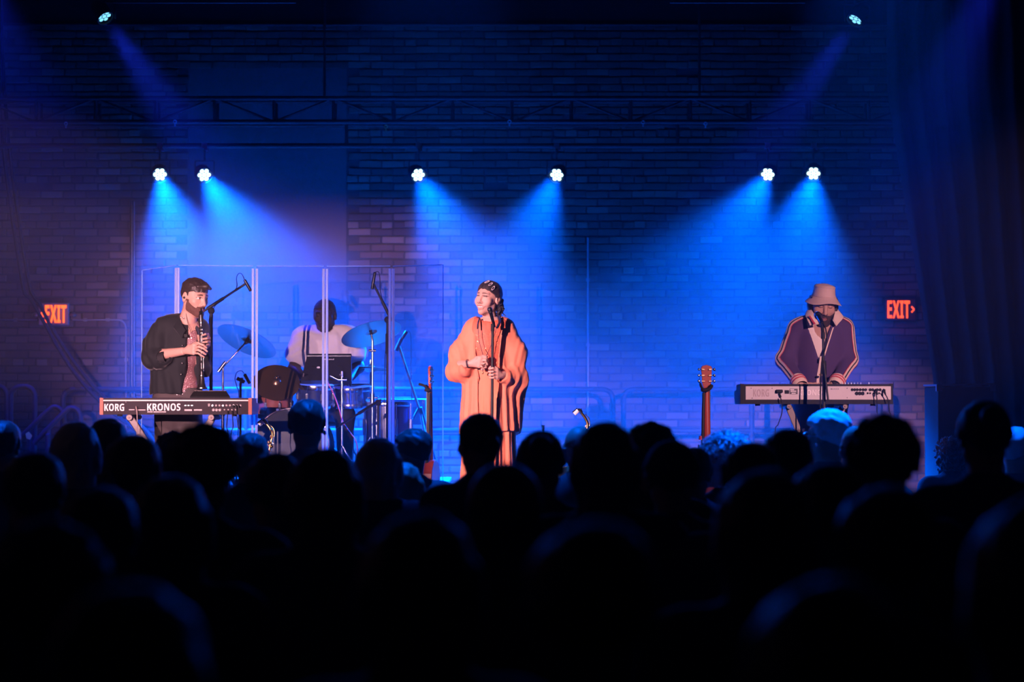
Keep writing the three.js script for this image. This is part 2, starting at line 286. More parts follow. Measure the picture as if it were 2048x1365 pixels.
{
  const [t, w, h] = exitSign(78, 139, 606, 651, -1, 'lit red exit sign in a pale housing, arrow pointing left, behind two cables', WZ + .04, mat(lin(.17, .14, .14), .6), lin(1, .075, .004), 3.6);
  for (const s of [-1, 1]) part(t, 'emergency_lamp', [ball(V(s * (w / 2 + .035), h * .45, 0), .03, 1, .8, 1), rod(V(s * w / 2 * .9, h * .45, 0), V(s * (w / 2 + .03), h * .45, 0), .012)], mat(lin(.06, .055, .055), .4));
  exitSign(1768, 1832, 597, 642, 1, 'lit red exit sign in a dark housing, arrow pointing right, at the right', WZ + .04, mat(lin(.02, .015, .015), .5), lin(1, .07, .004), 2.2);
}
// pipe railings along the wall and the stair rails at the left
{
  const Z = -4.95, r = .024, A = (x, y, z = Z) => at(x, y, z), base = (x, z = Z) => V(A(x, 800, z).x, 0, z);
  const rail = (label, x0, x1, z, py, closeL, closeR, low) => {
    const t = thing('guard_rail', label, 'railing', base((x0 + x1) / 2, z)), y = A(x0, py, z).y, X0 = A(x0, py, z).x, X1 = A(x1, py, z).x;
    const pts = []; if (closeL) pts.push(V(X0, 0, z)); pts.push(V(X0, y, z), V(X1, y, z)); if (closeR) pts.push(V(X1, 0, z));
    partW(t, 'top_rail', bent(pts, .11, r), NAVYPAINT);
    if (low) partW(t, 'lower_rail', rod(V(X0, y - .38, z), V(X1, y - .38, z), r * .95), NAVYPAINT);
    const n = Math.max(1, Math.round((X1 - X0) / 1.5)); for (let i = closeL ? 1 : 0; i <= (closeR ? n - 1 : n); i++) { const x = X0 + (X1 - X0) * i / n; partW(t, 'post', [rod(V(x, 0, z), V(x, y, z), r), lathe([[0, 0], [.05, 0], [.05, .008], [0, .008]], 16).translate(x, 0, z)], NAVYPAINT); }
  };
  rail('long dark pipe guard rail along the brick wall behind the drums', 126, 1226, -4.95, 779, true, true, true);
  rail('dark pipe guard rail along the wall behind the right keyboard, with rounded end', 1247, 1760, -4.95, 779, true, true, true);
  rail('short dark pipe guard rail with square top at the far left by the stairs', 22, 70, -4.7, 773, true, true, false);
  rail('dark pipe guard rail end cut by the left frame edge', -160, 14, -4.7, 772, true, true, false);
  const hand = (label, p, z) => { const t = thing('stair_handrail', label, 'handrail', base(p[2][0], z)); partW(t, 'rail', tube(p.map(([x, y]) => A(x, y, z)), r * .95, 60, 10), NAVYPAINT); const q = A(p[1][0], p[1][1], z); partW(t, 'post', rod(V(q.x, 0, z), q, r * .8), NAVYPAINT); };
  hand('sloping stair handrail hooked over at the top, left of its twin', [[28, 890], [60, 857], [95, 823], [110, 814], [124, 824], [129, 848]], -4.5);
  hand('sloping stair handrail hooked over at the top, right of its twin', [[68, 888], [98, 856], [126, 828], [142, 816], [157, 824], [163, 850]], -4.45);
  const tg = thing('caution_tag', 'small orange tag hanging by the stair rails at far left', 'tag', at(57, 886, -4.4)); partW(tg, 'card', slab([at(51, 868, -4.4), at(57, 864, -4.4), at(65, 872, -4.4), at(60, 880, -4.4), at(53, 878, -4.4)], .004), mat(lin(.75, .35, .12), .6)); partW(tg, 'cord', [rod(at(55, 878, -4.4), at(55, 900, -4.4), .004), rod(at(62, 878, -4.4), at(62, 900, -4.4), .004)], BLACK);
  solo('stair_post', 'short capped post low beside the stair rails', 'post', [rod(base(96, -4.4), at(96, 872, -4.4), r), ball(at(96, 872, -4.4), r * 1.05)], NAVYPAINT);
}
// heavy cables sagging across the wall at the left
for (const [label, p, r, z] of [
  ['thick black cable sagging across the left exit sign, upper of the pair', [[56, 556], [78, 604], [100, 650], [132, 702], [168, 752], [206, 794], [262, 842], [300, 872]], .017, -4.78],
  ['thick black cable sagging across the left exit sign, lower of the pair', [[44, 562], [62, 600], [88, 645], [118, 700], [150, 748], [186, 790], [240, 838], [280, 872]], .017, -4.74]]) {
  const t = thing('cable', label, 'cable', V(at(180, 800, z).x, 0, z)); const up = at(p[0][0] - 60, -120, z);
  partW(t, 'cable_run', tube([up, at(p[0][0] - 42, 250, z), ...p.map(([x, y]) => at(x, y, z)), V(at(380, 900, z).x, .03, z), V(at(520, 900, z).x, .017, z)], r, 90, 8), RUBBER);
}
// black masking curtain at the right, made of pleats
{
  const z = -4.2, t = thing('stage_curtain', 'black pleated masking curtain hanging at the right side of the stage', 'curtain', V(at(1930, 800, z).x, 0, z));
  const x1 = 5.6, nx = 160, ny = 30, v = [], id = [], ytop = 5.3;
  for (let j = 0; j <= ny; j++) for (let i = 0; i <= nx; i++) {
    const y = ytop * j / ny, py = 795 - (y - CY) / sc(z), edge = at(1868 - 56 * Math.min(1.6, Math.max(0, (770 - py) / 370)), 800, z).x, u = i / nx, x = edge + (x1 - edge) * u;
    v.push(x, y, z + .05 * Math.sin(u * 70 + .8 * Math.sin(y * 1.3)) + .02 * noise(u * 30, y, 2));
  }
  for (let j = 0; j < ny; j++) for (let i = 0; i < nx; i++) { const a = j * (nx + 1) + i, b = a + nx + 1; id.push(a, a + 1, b, a + 1, b + 1, b); }
  const g = new THREE.BufferGeometry().setAttribute('position', new THREE.BufferAttribute(Float32Array.from(v), 3)); g.setIndex(id); g.computeVertexNormals(); const back = g.clone().translate(0, 0, -.006);
  partW(t, 'drape', [g, back], mat(lin(.006, .006, .008), .95));
  partW(t, 'curtain_track', rod(V(3.2, ytop + .02, z), V(5.7, ytop + .02, z), .02), BLACKMETAL);
  const c = thing('equipment_case', 'dark equipment case with pale top edge at the right beside the curtain', 'case', V(at(1917, 800, -1.2).x, 0, -1.2));
  const w = at(1975, 0, -1.2).x - at(1866, 0, -1.2).x, h = at(0, 768, -1.0).y;
  part(c, 'case_body', rbox(w, h - .02, .5, .012, 0, (h - .02) / 2, 0), mat(lin(.003, .003, .004), .95)); part(c, 'lid_edge', box(w + .012, .012, .51, 0, h - .006, 0, 0, 0, .02), mat(lin(.3, .3, .32), .35, { metalness: .9 }));
  for (const s of [-1, 1]) part(c, 'corner_bracket', box(.04, .05, .04, s * w / 2 * .96, h - .03, .24), mat(lin(.3, .3, .32), .35, { metalness: .9 }));
}
// roof steel: black border cloth, trusses, pipes
{
  const z = -4.6;
  const t = thing('lighting_truss', 'dark steel box truss hanging across the brick wall above the lamps', 'truss', V(0, at(0, 250, z).y, z));
  const y0 = at(0, 247, z).y, y1 = at(0, 200, z).y, X = 5.9, d = .2;
  for (const [y, zz] of [[y0, z - d / 2], [y0, z + d / 2], [y1, z - d / 2], [y1, z + d / 2]]) partW(t, 'chord', rod(V(-X, y, zz), V(X, y, zz), .022), BLACKMETAL);
  for (let i = 0; i <= 22; i++) { const x = -X + X * 2 * i / 22; for (const zz of [z - d / 2, z + d / 2]) partW(t, 'strut', rod(V(x, y0, zz), V(x, y1, zz), .014, .014, 8), BLACKMETAL); if (i < 22) partW(t, 'brace', rod(V(x, i % 2 ? y0 : y1, z + d / 2), V(x + X / 11, i % 2 ? y1 : y0, z + d / 2), .011, .011, 8), BLACKMETAL); }
  for (const x of [-5, -1.7, 1.7, 5]) partW(t, 'hanger', rod(V(x, y1, z), V(x, 5.6, z), .012), BLACKMETAL);
  const p = thing('lighting_pipe', 'black pipe hung under the truss carrying the six bright lamps', 'pipe', V(0, at(0, 292, z).y, z)), yp = at(0, 292, z).y;
  partW(p, 'pipe', rod(V(-5.6, yp, z), V(5.6, yp, z), .024), BLACKMETAL);
  for (const x of [-4.6, -1.5, 1.5, 4.6]) partW(p, 'drop_arm', rod(V(x, yp, z), V(x, y0, z), .015), BLACKMETAL);
  // small clips and a tag that catch the light under the truss
  const clip = [['small metal clip under the truss above the left lamps', 350, 246, [.4, .42, .45]], ['small orange tag hanging under the truss left of the middle', 772, 256, [.9, .4, .15]], ['small silver shackle hanging under the truss at the middle', 1019, 246, [.75, .75, .78]], ['small metal clip under the truss right of the middle', 1286, 247, [.4, .42, .45]], ['small pale clip under the truss toward the right lamps', 1411, 250, [.5, .5, .55]], ['small metal clip under the truss at the far left', 132, 250, [.35, .36, .4]]];
  for (const [l, px, py, c] of clip) { const q = at(px, py, z + .14), k = thing('truss_clip', l, 'clip', q); part(k, 'shackle', [new THREE.TorusGeometry(.014, .004, 6, 14).translate(0, .012, 0), box(.012, .03, .01, 0, -.012, 0), rod(V(0, .02, 0), V(0, .03, -.05), .004)], mat(lin(...c), .35, { metalness: .5 })); }
  const b = thing('border_cloth', 'black border cloth hanging across the top of the stage', 'curtain', V(0, at(0, 52, -4.97).y, -4.97)), yb = at(0, 52, -4.97).y;
  partW(b, 'cloth', box(12, 5.55 - yb, .02, 0, (5.55 + yb) / 2, -4.97), mat(lin(.004, .004, .005), .95)); partW(b, 'bottom_pipe', rod(V(-6, yb + .01, -4.95), V(6, yb + .01, -4.95), .014), BLACKMETAL);
  for (const [x0, x1, l] of [[214, 592, 'thin pipe catching blue light at the top of the frame, left'], [1340, 1610, 'thin pipe catching blue light at the top of the frame, right']]) { const q = thing('batten_pipe', l, 'pipe', at((x0 + x1) / 2, 5, -3)); partW(q, 'pipe', rod(at(x0, 5, -3), at(x1, 5, -3), .008), mat(lin(.05, .05, .06), .3, { metalness: .6 })); for (const x of [x0 + 20, x1 - 20]) partW(q, 'hanger', rod(at(x, 5, -3), V(at(x, 5, -3).x, 5.6, -3), .004), BLACKMETAL); }
}
// ---------------------------------------------------------------- stage pars and front spots (each with its own light)
{
  const LED = mat(lin(.1, .2, .2), .4, { emissive: lin(.55, 1, 1), emissiveIntensity: 4.5 }), LEDdim = mat(lin(.1, .2, .2), .4, { emissive: lin(.25, .8, 1), emissiveIntensity: 1.3 });
  const words = ['leftmost of the six bright blue lamps, near the tall wall pipe', 'second bright blue lamp from the left, above the clarinet player', 'third bright blue lamp from the left, above the drummer', 'fourth bright blue lamp from the left, right of the singer', 'fifth bright blue lamp from the left, left of its close neighbour', 'rightmost of the six bright blue lamps, above the keyboard player in the hat', 'dim blue tilted lamp high in the upper left corner', 'dim blue tilted lamp high in the upper right corner', 'stage lamp just out of frame, its dim beam entering at the top left corner', 'stage lamp just out of frame, its dim beam entering at the top right corner'];
  PARS.forEach(([px, py, z, tx, tz, col, I, half], i) => {
    const p = at(px, py, z), near = i < 6, hang = (near ? at(0, 292, -4.6).y : 5.58) - p.y, t = thing('par_light', words[i], 'stage light', p), q = new THREE.Quaternion();
    // the can: bright ones face the audience more, the high ones point across the stage
    const look = near ? V(Math.tan(tx * .012), -.42, 1).normalize() : dir(tx, 26);
    q.setFromUnitVectors(V(0, 0, 1), look);
    const R = .074, turn = (g) => g.applyQuaternion(q);
    part(t, 'can', turn(latheOn([[.0, -.17], [.05, -.17], [.068, -.13], [R, -.1], [R, .012], [R - .007, .012], [R - .007, -.02], [0, -.02]], V(0, 0, 0), V(0, 0, 1), 28)), BLACKMETAL);
    const disc = (x, y) => new THREE.ConeGeometry(.0185, .006, 10, 1, true).rotateX(Math.PI / 2).translate(x, y, -.009), ledg = [disc(0, 0)]; for (let k = 0; k < 6; k++) ledg.push(disc(Math.cos(k * 1.0472) * .041, Math.sin(k * 1.0472) * .041));
    ledg.forEach((g, k) => part(t, 'led', turn(g), near ? LED : LEDdim));
    part(t, 'yoke', [-1, 1].map((s) => rod(V(s * (R + .012), -.01, 0), V(s * (R + .012), Math.min(.13, hang * .6), 0), .006, .006, 8)).concat(rod(V(-R - .012, Math.min(.13, hang * .6), 0), V(R + .012, Math.min(.13, hang * .6), 0), .006, .006, 8), rod(V(0, Math.min(.13, hang * .6), 0), V(0, hang, 0), .009, .009, 8)), BLACKMETAL);
    part(t, 'clamp', [box(.05, .05, .06, 0, hang, 0), box(.02, .03, .09, .02, hang - .03, 0)], STEEL);
    const o = look.clone().multiplyScalar(.035), beam = spot(t, col, I, o, dir(tx, tz).multiplyScalar(3).add(o), half, 1, 3);
    if (near) spot(t, col, 17, o, look.clone().multiplyScalar(3).add(o), 42, 1, 3);
  });
  function dir(tx, tz) { return V(Math.tan(tx * Math.PI / 180), -1, Math.tan(tz * Math.PI / 180)).normalize(); }
  const lw = ['front spotlight with barn door on a stand left of the audience, out of frame', 'tall front spotlight on a high stand among the audience, out of frame', 'front spotlight on a stand right of the audience, out of frame', 'low narrow front spotlight left of the audience, out of frame'];
  FRONTS.forEach(([p, tgt, half, I, cutAt, soft], i) => {
    const t = thing('front_spotlight', lw[i], 'stage light', V(p.x, -.8, p.z)), l = V(0, p.y + .8, 0), d = tgt.clone().sub(p).normalize(), q = new THREE.Quaternion().setFromUnitVectors(V(0, 0, 1), d), flat = V(d.x, 0, d.z).normalize();
    part(t, 'can', latheOn([[0, -.38], [.07, -.38], [.1, -.3], [.1, -.02], [.093, -.02], [.093, -.1], [0, -.1]], V(0, 0, 0), V(0, 1, 0), 28).applyQuaternion(new THREE.Quaternion().setFromUnitVectors(V(0, 1, 0), d)).translate(0, l.y, 0), BLACKMETAL);
    part(t, 'lamp_lens', new THREE.CircleGeometry(.085, 28).applyQuaternion(q).translate(d.x * -.05, l.y + d.y * -.05, d.z * -.05), mat(lin(.1, .08, .07), .3, { emissive: WARM, emissiveIntensity: 3 }));
    const side = V(flat.z, 0, -flat.x);
    if (cutAt < 5) { const c = flat.clone().multiplyScalar(.5), y = l.y + .5 * cutAt / 12; part(t, 'barn_door', slab([c.clone().addScaledVector(side, -.35).setY(y), c.clone().addScaledVector(side, .35).setY(y), flat.clone().multiplyScalar(.06).addScaledVector(side, .12).setY(l.y + .13 + .2), flat.clone().multiplyScalar(.06).addScaledVector(side, -.12).setY(l.y + .13 + .2)], .006), BLACKMETAL); { const toFlap = (px, py) => { const P = at(px, py, WZ).sub(p); return P.multiplyScalar(.5 / P.dot(flat)).add(l); }, a = toFlap(-60, 700), b = toFlap(260, 440), up = V(0, .16, 0); part(t, 'barn_door', slab([a, b, b.clone().add(up), a.clone().add(up).addScaledVector(side, side.dot(b.clone().sub(a)) > 0 ? -.06 : .06)], .006, flat), BLACKMETAL); } { const y2 = l.y - .5 * .108; part(t, 'barn_door', slab([c.clone().addScaledVector(side, -.35).setY(y2), c.clone().addScaledVector(side, .35).setY(y2), flat.clone().multiplyScalar(.06).addScaledVector(side, .12).setY(l.y - .33), flat.clone().multiplyScalar(.06).addScaledVector(side, -.12).setY(l.y - .33)], .006), BLACKMETAL); } part(t, 'barn_door_arm', [-1, 1].map((s) => rod(V(0, l.y + .09, 0).addScaledVector(side, s * .09), flat.clone().multiplyScalar(.1).addScaledVector(side, s * .12).setY(l.y + .32), .006)), BLACKMETAL); }
    part(t, 'stand_pole', rod(V(0, 0.05, 0).addScaledVector(d, -.15), V(0, l.y - .1, 0).addScaledVector(d, -.15), .02), BLACKMETAL);
    for (let k = 0; k < 3; k++) { const a = k * 2.094; part(t, 'leg', rod(V(Math.cos(a) * .5, .02, Math.sin(a) * .5).addScaledVector(d, -.15), V(0, .55, 0).addScaledVector(d, -.15), .013), BLACKMETAL); }
    spot(t, WARM, I, l, l.clone().addScaledVector(d, 5), half, soft, cutAt < 5 ? .5 : 1.5);
  });
}
// ---------------------------------------------------------------- keyboards and their stands
const WOOD = mat(lin(.34, .085, .05), .6), DARKPANEL = mat(lin(.020, .013, .018), .85), SILVERPANEL = mat(lin(.46, .41, .41), .6, { metalness: .2 }), WHITEPRINT = mat(lin(.72, .66, .64), .6), CREAM = mat(lin(.75, .58, .5), .45), GLOSSBLACK = mat(lin(.012, .012, .015), .18);
const keyBlack = mat(lin(.01, .01, .01), .3), keyWhite = mat(lin(.7, .69, .65), .3);
function keyboard(label, px0, px1, pyTop, pyBot, z, silver) {
  const a = at(px0, pyBot, z), b = at(px1, pyTop, z), W = b.x - a.x, H = b.y - a.y, t = thing('stage_keyboard', label, 'keyboard', V((a.x + b.x) / 2, a.y, z)), D = .356;
  // profile lies in (z, y); extrude along x by hand: a symmetric, reliable prism
  const prism = (pts, x0, x1) => { const s = new THREE.Shape(pts.map((p) => new THREE.Vector2(-p[0], p[1]))), g = new THREE.ExtrudeGeometry(s, { depth: x1 - x0, bevelEnabled: true, bevelSize: .0025, bevelThickness: .0025, bevelSegments: 2 }); return g.rotateY(Math.PI / 2).translate(x0, 0, 0); };
  const P = [[0, 0], [-D + .05, 0], [-D - .005, H * .3], [-D, H * .64], [-.235, H * .7], [-.215, H * .97], [0, H]];
  part(t, 'body', prism(P, -W / 2 + .022, W / 2 - .022), silver ? BLACK : DARKPANEL);
  for (const s of [-1, 1]) part(t, 'end_cheek', prism(P.map(([u, v]) => [u * 1.01 + .004, v * 1.02 - .001]), s < 0 ? -W / 2 : W / 2 - .02, s < 0 ? -W / 2 + .02 : W / 2), silver ? BLACK : WOOD);
  part(t, 'top_deck', box(W - .05, .004, .21, 0, H + .001, -.108, .015), GLOSSBLACK);
  const kw = (W - .2) / 36; part(t, 'white_keys', Array.from({ length: 36 }, (_, i) => box(kw * .93, .02, .14, -W / 2 + .12 + kw * (i + .5), H * .72, -.295)), keyWhite);
  part(t, 'black_keys', Array.from({ length: 36 }, (_, i) => [0, 1, 3, 4, 5].includes(i % 7) ? box(kw * .5, .014, .09, -W / 2 + .12 + kw * (i + 1), H * .72 + .015, -.28) : null).filter(Boolean), keyBlack);
  const X = (px) => at(px, pyBot, z).x - t.position.x, Y = (py) => at(px0, py, z).y - a.y;
  const text = (name, s, x0, x1, y0, y1, m, d = .0015) => { const g = lettering(s, Y(y0) - Y(y1), d), bb = new THREE.Box3().setFromBufferAttribute(g.attributes.position); g.scale((X(x1) - X(x0)) / (bb.max.x - bb.min.x), 1, 1).translate((X(x0) + X(x1)) / 2, (Y(y0) + Y(y1)) / 2, .0028); part(t, name, g, m); };
  const JACKM = mat(lin(.2, .17, .17), .5, { metalness: .4 });
  const jack = (px, py, r = .006, ringM = JACKM) => part(t, 'jack', [new THREE.TorusGeometry(r, r * .3, 6, 14).translate(X(px), Y(py), .004), new THREE.CylinderGeometry(r * .9, r * .9, .006, 12).rotateX(Math.PI / 2).translate(X(px), Y(py), .001)], ringM);
  if (!silver) {
    part(t, 'trim_line', box(W - .044, .0075, .004, 0, Y(801.5), .003), CREAM);
    text('logo', 'KORG', 209, 248.5, 808, 822.5, WHITEPRINT, .004); text('logo', 'KRONOS', 294.5, 361, 807.5, 822, WHITEPRINT, .002); text('small_print', 'MUSIC WORKSTATION', 295, 332, 823.2, 825.6, WHITEPRINT);
    for (const [x0, x1, y0, y1] of [[258, 269, 819, 821], [275, 291, 819.5, 821.5], [369, 384, 819, 822.5], [388, 404, 819, 822], [416, 420, 808, 812]]) part(t, 'small_print', box(X(x1) - X(x0), Y(y0) - Y(y1), .001, (X(x0) + X(x1)) / 2, (Y(y0) + Y(y1)) / 2, .003), mat(lin(.4, .33, .32), .6));
    for (const px of [371, 377, 384]) part(t, 'usb_port', box(.012, .005, .003, X(px), Y(811.5), .003), STEEL);
    for (let i = 0; i < 10; i++) jack(418 + i * 7, 811.5, .0062, i % 3 === 1 ? STEEL : JACKM);
    for (let i = 0; i < 3; i++) jack(427 + i * 6.4, 820.5, .0085); for (let i = 0; i < 4; i++) jack(449 + i * 7.5, 820, .005);
    part(t, 'jack_plate', box(X(491) - X(474), Y(819) - Y(828), .002, X(482.5), Y(823), .003), DARKPANEL);
    for (const [px, l] of [[467, .03], [473, .04], [478, .035]]) part(t, 'plug', rod(V(X(px), Y(812), .004), V(X(px), Y(812) - .004, l), .006), BLACK);
    for (const [px, py] of [[252, 805], [318, 804], [392, 804], [487, 826]]) part(t, 'screw', ball(V(X(px), Y(py), .002), .0035, 1, 1, .5, 8), CHROME);
  } else {
    part(t, 'rear_panel', rbox(X(1782) - X(1491), Y(773) - Y(800), .006, .002, (X(1491) + X(1782)) / 2, (Y(773) + Y(800)) / 2, .004), SILVERPANEL);
    const em = mat(lin(.36, .29, .29), .6), pale = mat(lin(.7, .64, .62), .5), Z = (o) => o.position.z += .0045;
    text('logo', 'KORG', 1506, 1538, 779, 794, em); text('logo', 'KRONOS', 1597, 1650, 780, 791, pale); t.children.slice(-2).forEach(Z);
    part(t, 'power_inlet', rbox(X(1578) - X(1569), Y(781) - Y(788), .004, .001, X(1573.5), Y(784.5), .008), BLACK); part(t, 'rating_plate', box(X(1595) - X(1579), Y(778) - Y(789), .002, X(1587), Y(783.5), .008), mat(lin(.05, .045, .05), .5));
    for (const [x0, x1, y] of [[1580, 1588, 780], [1581, 1592, 783], [1583, 1591, 787]]) part(t, 'small_print', box(X(x1) - X(x0), .006, .001, (X(x0) + X(x1)) / 2, Y(y), .0095), WHITEPRINT);
    part(t, 'plug', [rbox(.045, .022, .03, .006, X(1558), Y(783), .016), rod(V(X(1558), Y(787), .016), V(X(1561), Y(795), .02), .006)], BLACK);
    for (const px of [1704, 1709, 1714, 1720, 1726, 1731, 1740, 1745, 1754, 1760]) jack(px, 780, .0075, BLACK); for (const px of [1713, 1719, 1725]) jack(px, 787.5, .0095, BLACK); for (const px of [1735, 1740, 1747, 1758]) jack(px, 787, .005, BLACK);
    t.children.filter((o) => o.name === 'jack').forEach((o) => o.position.z += .006);
    for (const px of [1751, 1767]) part(t, 'plug', [rod(V(X(px), Y(780), .004), V(X(px), Y(781), .04), .007), rod(V(X(px), Y(781), .04), V(X(px) + .004, Y(790), .05), .005)], RUBBER);
    for (const px of [1662, 1664, 1668, 1672, 1676]) part(t, 'port', box(.006, .004, .002, X(px), Y(778.5), .0075), BLACK);
    for (let i = 0; i < 7; i++) part(t, 'knob', new THREE.CylinderGeometry(.004, .005, .012, 10).translate(X(1690 + i * 6.3), H + .008, -.12), STEEL); part(t, 'knob', new THREE.CylinderGeometry(.005, .006, .014, 10).translate(X(1744), H + .008, -.12), STEEL);
    for (const [px, py] of [[1502, 777], [1544, 777], [1694, 777], [1694, 796], [1504, 797]]) part(t, 'screw', ball(V(X(px), Y(py), .0075), .003, 1, 1, .5, 8), BLACK);
  }
  for (const s of [-1, 1]) part(t, 'foot', new THREE.CylinderGeometry(.016, .018, .014, 14).translate(s * W * .38, -.007, -.06), RUBBER);
  return { t, X, Y, W, H };
}
function keyboardStand(label, pxL, pxR, pyCap, z, capR, tone) {
  const L = at(pxL, pyCap, z), R = at(pxR, pyCap, z), c = (L.x + R.x) / 2, t = thing('keyboard_stand', label, 'keyboard stand', V(c, 0, z));
  const m = mat(lin(...tone), .45, { metalness: .3 });
  const hw = (R.x - L.x) / 2, y = L.y;
  for (const [s, dz] of [[-1, -.035], [1, -.085]]) {
    const arm = rod(V(s * hw, y, .0), V(s * hw, y, -.36), .0185); part(t, 'support_arm', arm, BLACKMETAL);
    part(t, 'end_cap', latheOn([[0, 0], [capR, 0], [capR, .012], [capR * .8, .018], [capR * .78, .014], [capR * .3, .014], [capR * .28, .02], [0, .02]], V(s * hw, y, -.004), V(s * hw, y, 1), 28), mat(lin(.26, .2, .19), .5));
    part(t, 'leg', aim(rbox(.046, Math.hypot(hw * 2, y - .03), .024, .006).translate(0, Math.hypot(hw * 2, y - .03) / 2, 0), V(s * hw, y, dz), V(-s * hw, .03, dz)), m);
    part(t, 'foot_bar', rod(V(-s * hw, .03, .03), V(-s * hw, .03, -.4), .017), m); for (const q of [.03, -.4]) part(t, 'rubber_foot', new THREE.CylinderGeometry(.021, .021, .04, 14).rotateX(Math.PI / 2).translate(-s * hw, .022, q), RUBBER);
  }
  part(t, 'pivot_knob', latheOn([[0, 0], [.03, 0], [.034, .015], [.02, .03], [0, .03]], V(0, y / 2, 0), V(0, y / 2, 1), 20), BLACK);
}
const kbL = keyboard('black stage keyboard with white lettering and reddish end cheeks, in front of the clarinet player', 200, 503.5, 797.5, 829, .35, false);
const kbR = keyboard('stage keyboard with silver back panel, in front of the man in the bucket hat', 1481, 1785, 769.5, 808, .35, true);
keyboardStand('crossed keyboard stand under the black keyboard at left', 259, 422.5, 835.5, .33, .021, [.085, .065, .065]);
keyboardStand('crossed keyboard stand under the silver-backed keyboard at right', 1578, 1690, 813.5, .33, .017, [.14, .105, .10]);
{ // tablet lying tilted on the left keyboard
  const z = .22, a = at(384, 796, z), b = at(459, 796, z), y1 = at(384, 783.5, z).y, t = thing('tablet', 'black tablet lying tilted on top of the left keyboard', 'tablet', V((a.x + b.x) / 2, kbL.t.position.y + kbL.H + .004, z)), w = b.x - a.x;
  const h = y1 - t.position.y;
  part(t, 'case', slab([V(-w / 2 + .012, h, -.02), V(w / 2 - .025, h, -.02), V(w / 2 + .012, .003, .06), V(-w / 2 - .004, .003, .06)], .012), mat(lin(.003, .003, .005), .7));
  part(t, 'edge_bezel', rbox(w - .035, .008, .012, .003, -.006, h + .002, -.02), mat(lin(.5, .4, .36), .4, { metalness: .4 })); part(t, 'edge_clip', box(.03, .007, .004, -.06, h - .004, -.011), CREAM);
  part(t, 'stand_flap', slab([V(-w / 2 + .02, h - .004, -.024), V(w / 2 - .03, h - .004, -.024), V(w / 2 - .03, .002, -.06), V(-w / 2 + .02, .002, -.06)], .004), BLACK);
}
const hangCable = (label, pts, r, m = RUBBER) => { const t = thing('cable', label, 'cable', V(pts[pts.length - 1].x, 0, pts[pts.length - 1].z)); partW(t, 'cable_run', tube(pts, r, 170, 6), m); return t; };
{
  const C = (l, list, z, r = .0035, m = RUBBER) => { const p = list.map(([x, y]) => at(x, y, z)), e = p[p.length - 1]; hangCable(l, [...p, V(e.x, .25, z), V(e.x + .1, r, z + .05), V(e.x + .4, r, z + .1)], r, m); };
  C('pale power cable hanging from the back of the left keyboard', [[272, 813], [274, 828], [274.5, 850], [273.5, 880]], .39, .0035, mat(lin(.3, .22, .2), .5));
  C('black cable hanging from the left keyboard, left of three', [[455, 822], [455, 832], [453.5, 855], [456, 878]], .38); C('black cable hanging from the left keyboard, middle of three', [[464, 822], [465, 835], [466, 855], [462, 880]], .38); C('black cable hanging from the left keyboard, right of three', [[473, 815], [474, 835], [477, 855], [482, 880]], .37);
  C('thin cable hanging from the power plug of the silver-backed keyboard', [[1561, 795], [1564, 812], [1563, 830], [1556, 850], [1550, 872]], .39);
  C('black cable hanging from the right end of the silver-backed keyboard', [[1767, 784], [1776, 800], [1779, 825], [1782, 848]], .40); C('black cable hanging from the jacks of the silver-backed keyboard, left of its neighbour', [[1751, 784], [1754, 800], [1754, 825], [1756, 848]], .40);
}
// ---------------------------------------------------------------- microphones and stands
const POLE = mat(lin(.010, .010, .012), .6);
let FY = 0; const RISER = .34;   // height of what the next stands stand on
function tripod(t, x, z, poleTop, r = .011, spread = .3, m = POLE) {   // in world axes
  partW(t, 'pole', rod(V(x, FY + .12, z), V(x, poleTop, z), r), m);
  for (let k = 0; k < 3; k++) { const a = k * 2.094 + .5; partW(t, 'leg', rod(V(x, FY + .30, z), V(x + Math.cos(a) * spread, FY + .012, z + Math.sin(a) * spread), .008, .008, 10), m); }
  partW(t, 'leg_hub', rod(V(x, FY + .26, z), V(x, FY + .34, z), .018), BLACK);
}
function mic(label, p, q, r, len0 = .0, grille = true) {   // from the grille end p to the tail q
  const L = p.distanceTo(q), t = thing('microphone', label, 'microphone', q.clone()), pl = p.clone().sub(q), o = V(0, 0, 0);
  const prof = grille ? [[0, 0], [r * .55, 0], [r * .6, L * .1], [r * .8, L * .72]] : [[0, 0], [r * .9, 0], [r, L * .06], [r, L * .98], [0, L]];
  part(t, 'handle', latheOn(prof, o, pl, 20), mat(lin(.012, .012, .016), .25, { metalness: .5 }));
  if (grille) { part(t, 'collar', latheOn([[r * .8, L * .72], [r * .98, L * .73], [r * .98, L * .77], [r * .9, L * .78]], o, pl, 20), BLACKMETAL); part(t, 'grille', latheOn([[r * .9, L * .78], [r * 1.08, L * .84], [r * 1.05, L * .93], [r * .7, L * .985], [0, L]], o, pl, 20), mat(lin(.03, .03, .035), .35, { metalness: .8, bumpMap: fabricBump, bumpScale: .001 })); }
  return t;
}
{ // singer's straight stand
  const z = .22, top = at(985, 657, z), foot = at(983, 800, z), t = thing('microphone_stand', 'straight black microphone stand held by the singer in orange', 'microphone stand', V(foot.x, 0, z));
  partW(t, 'pole', rod(V(foot.x, .02, z), V(top.x, top.y, z), .0095), POLE); partW(t, 'base', lathe([[0, 0], [.13, 0], [.13, .012], [.04, .022], [.02, .05], [0, .05]], 36).translate(foot.x, 0, z), BLACK); partW(t, 'clip', rod(V(top.x, top.y - .02, z), at(985.5, 648, z), .013), BLACK);
  mic('black handheld microphone clipped on the stand before the singer', at(978.5, 614.5, z + .02), at(989, 655, z), .0155);
}
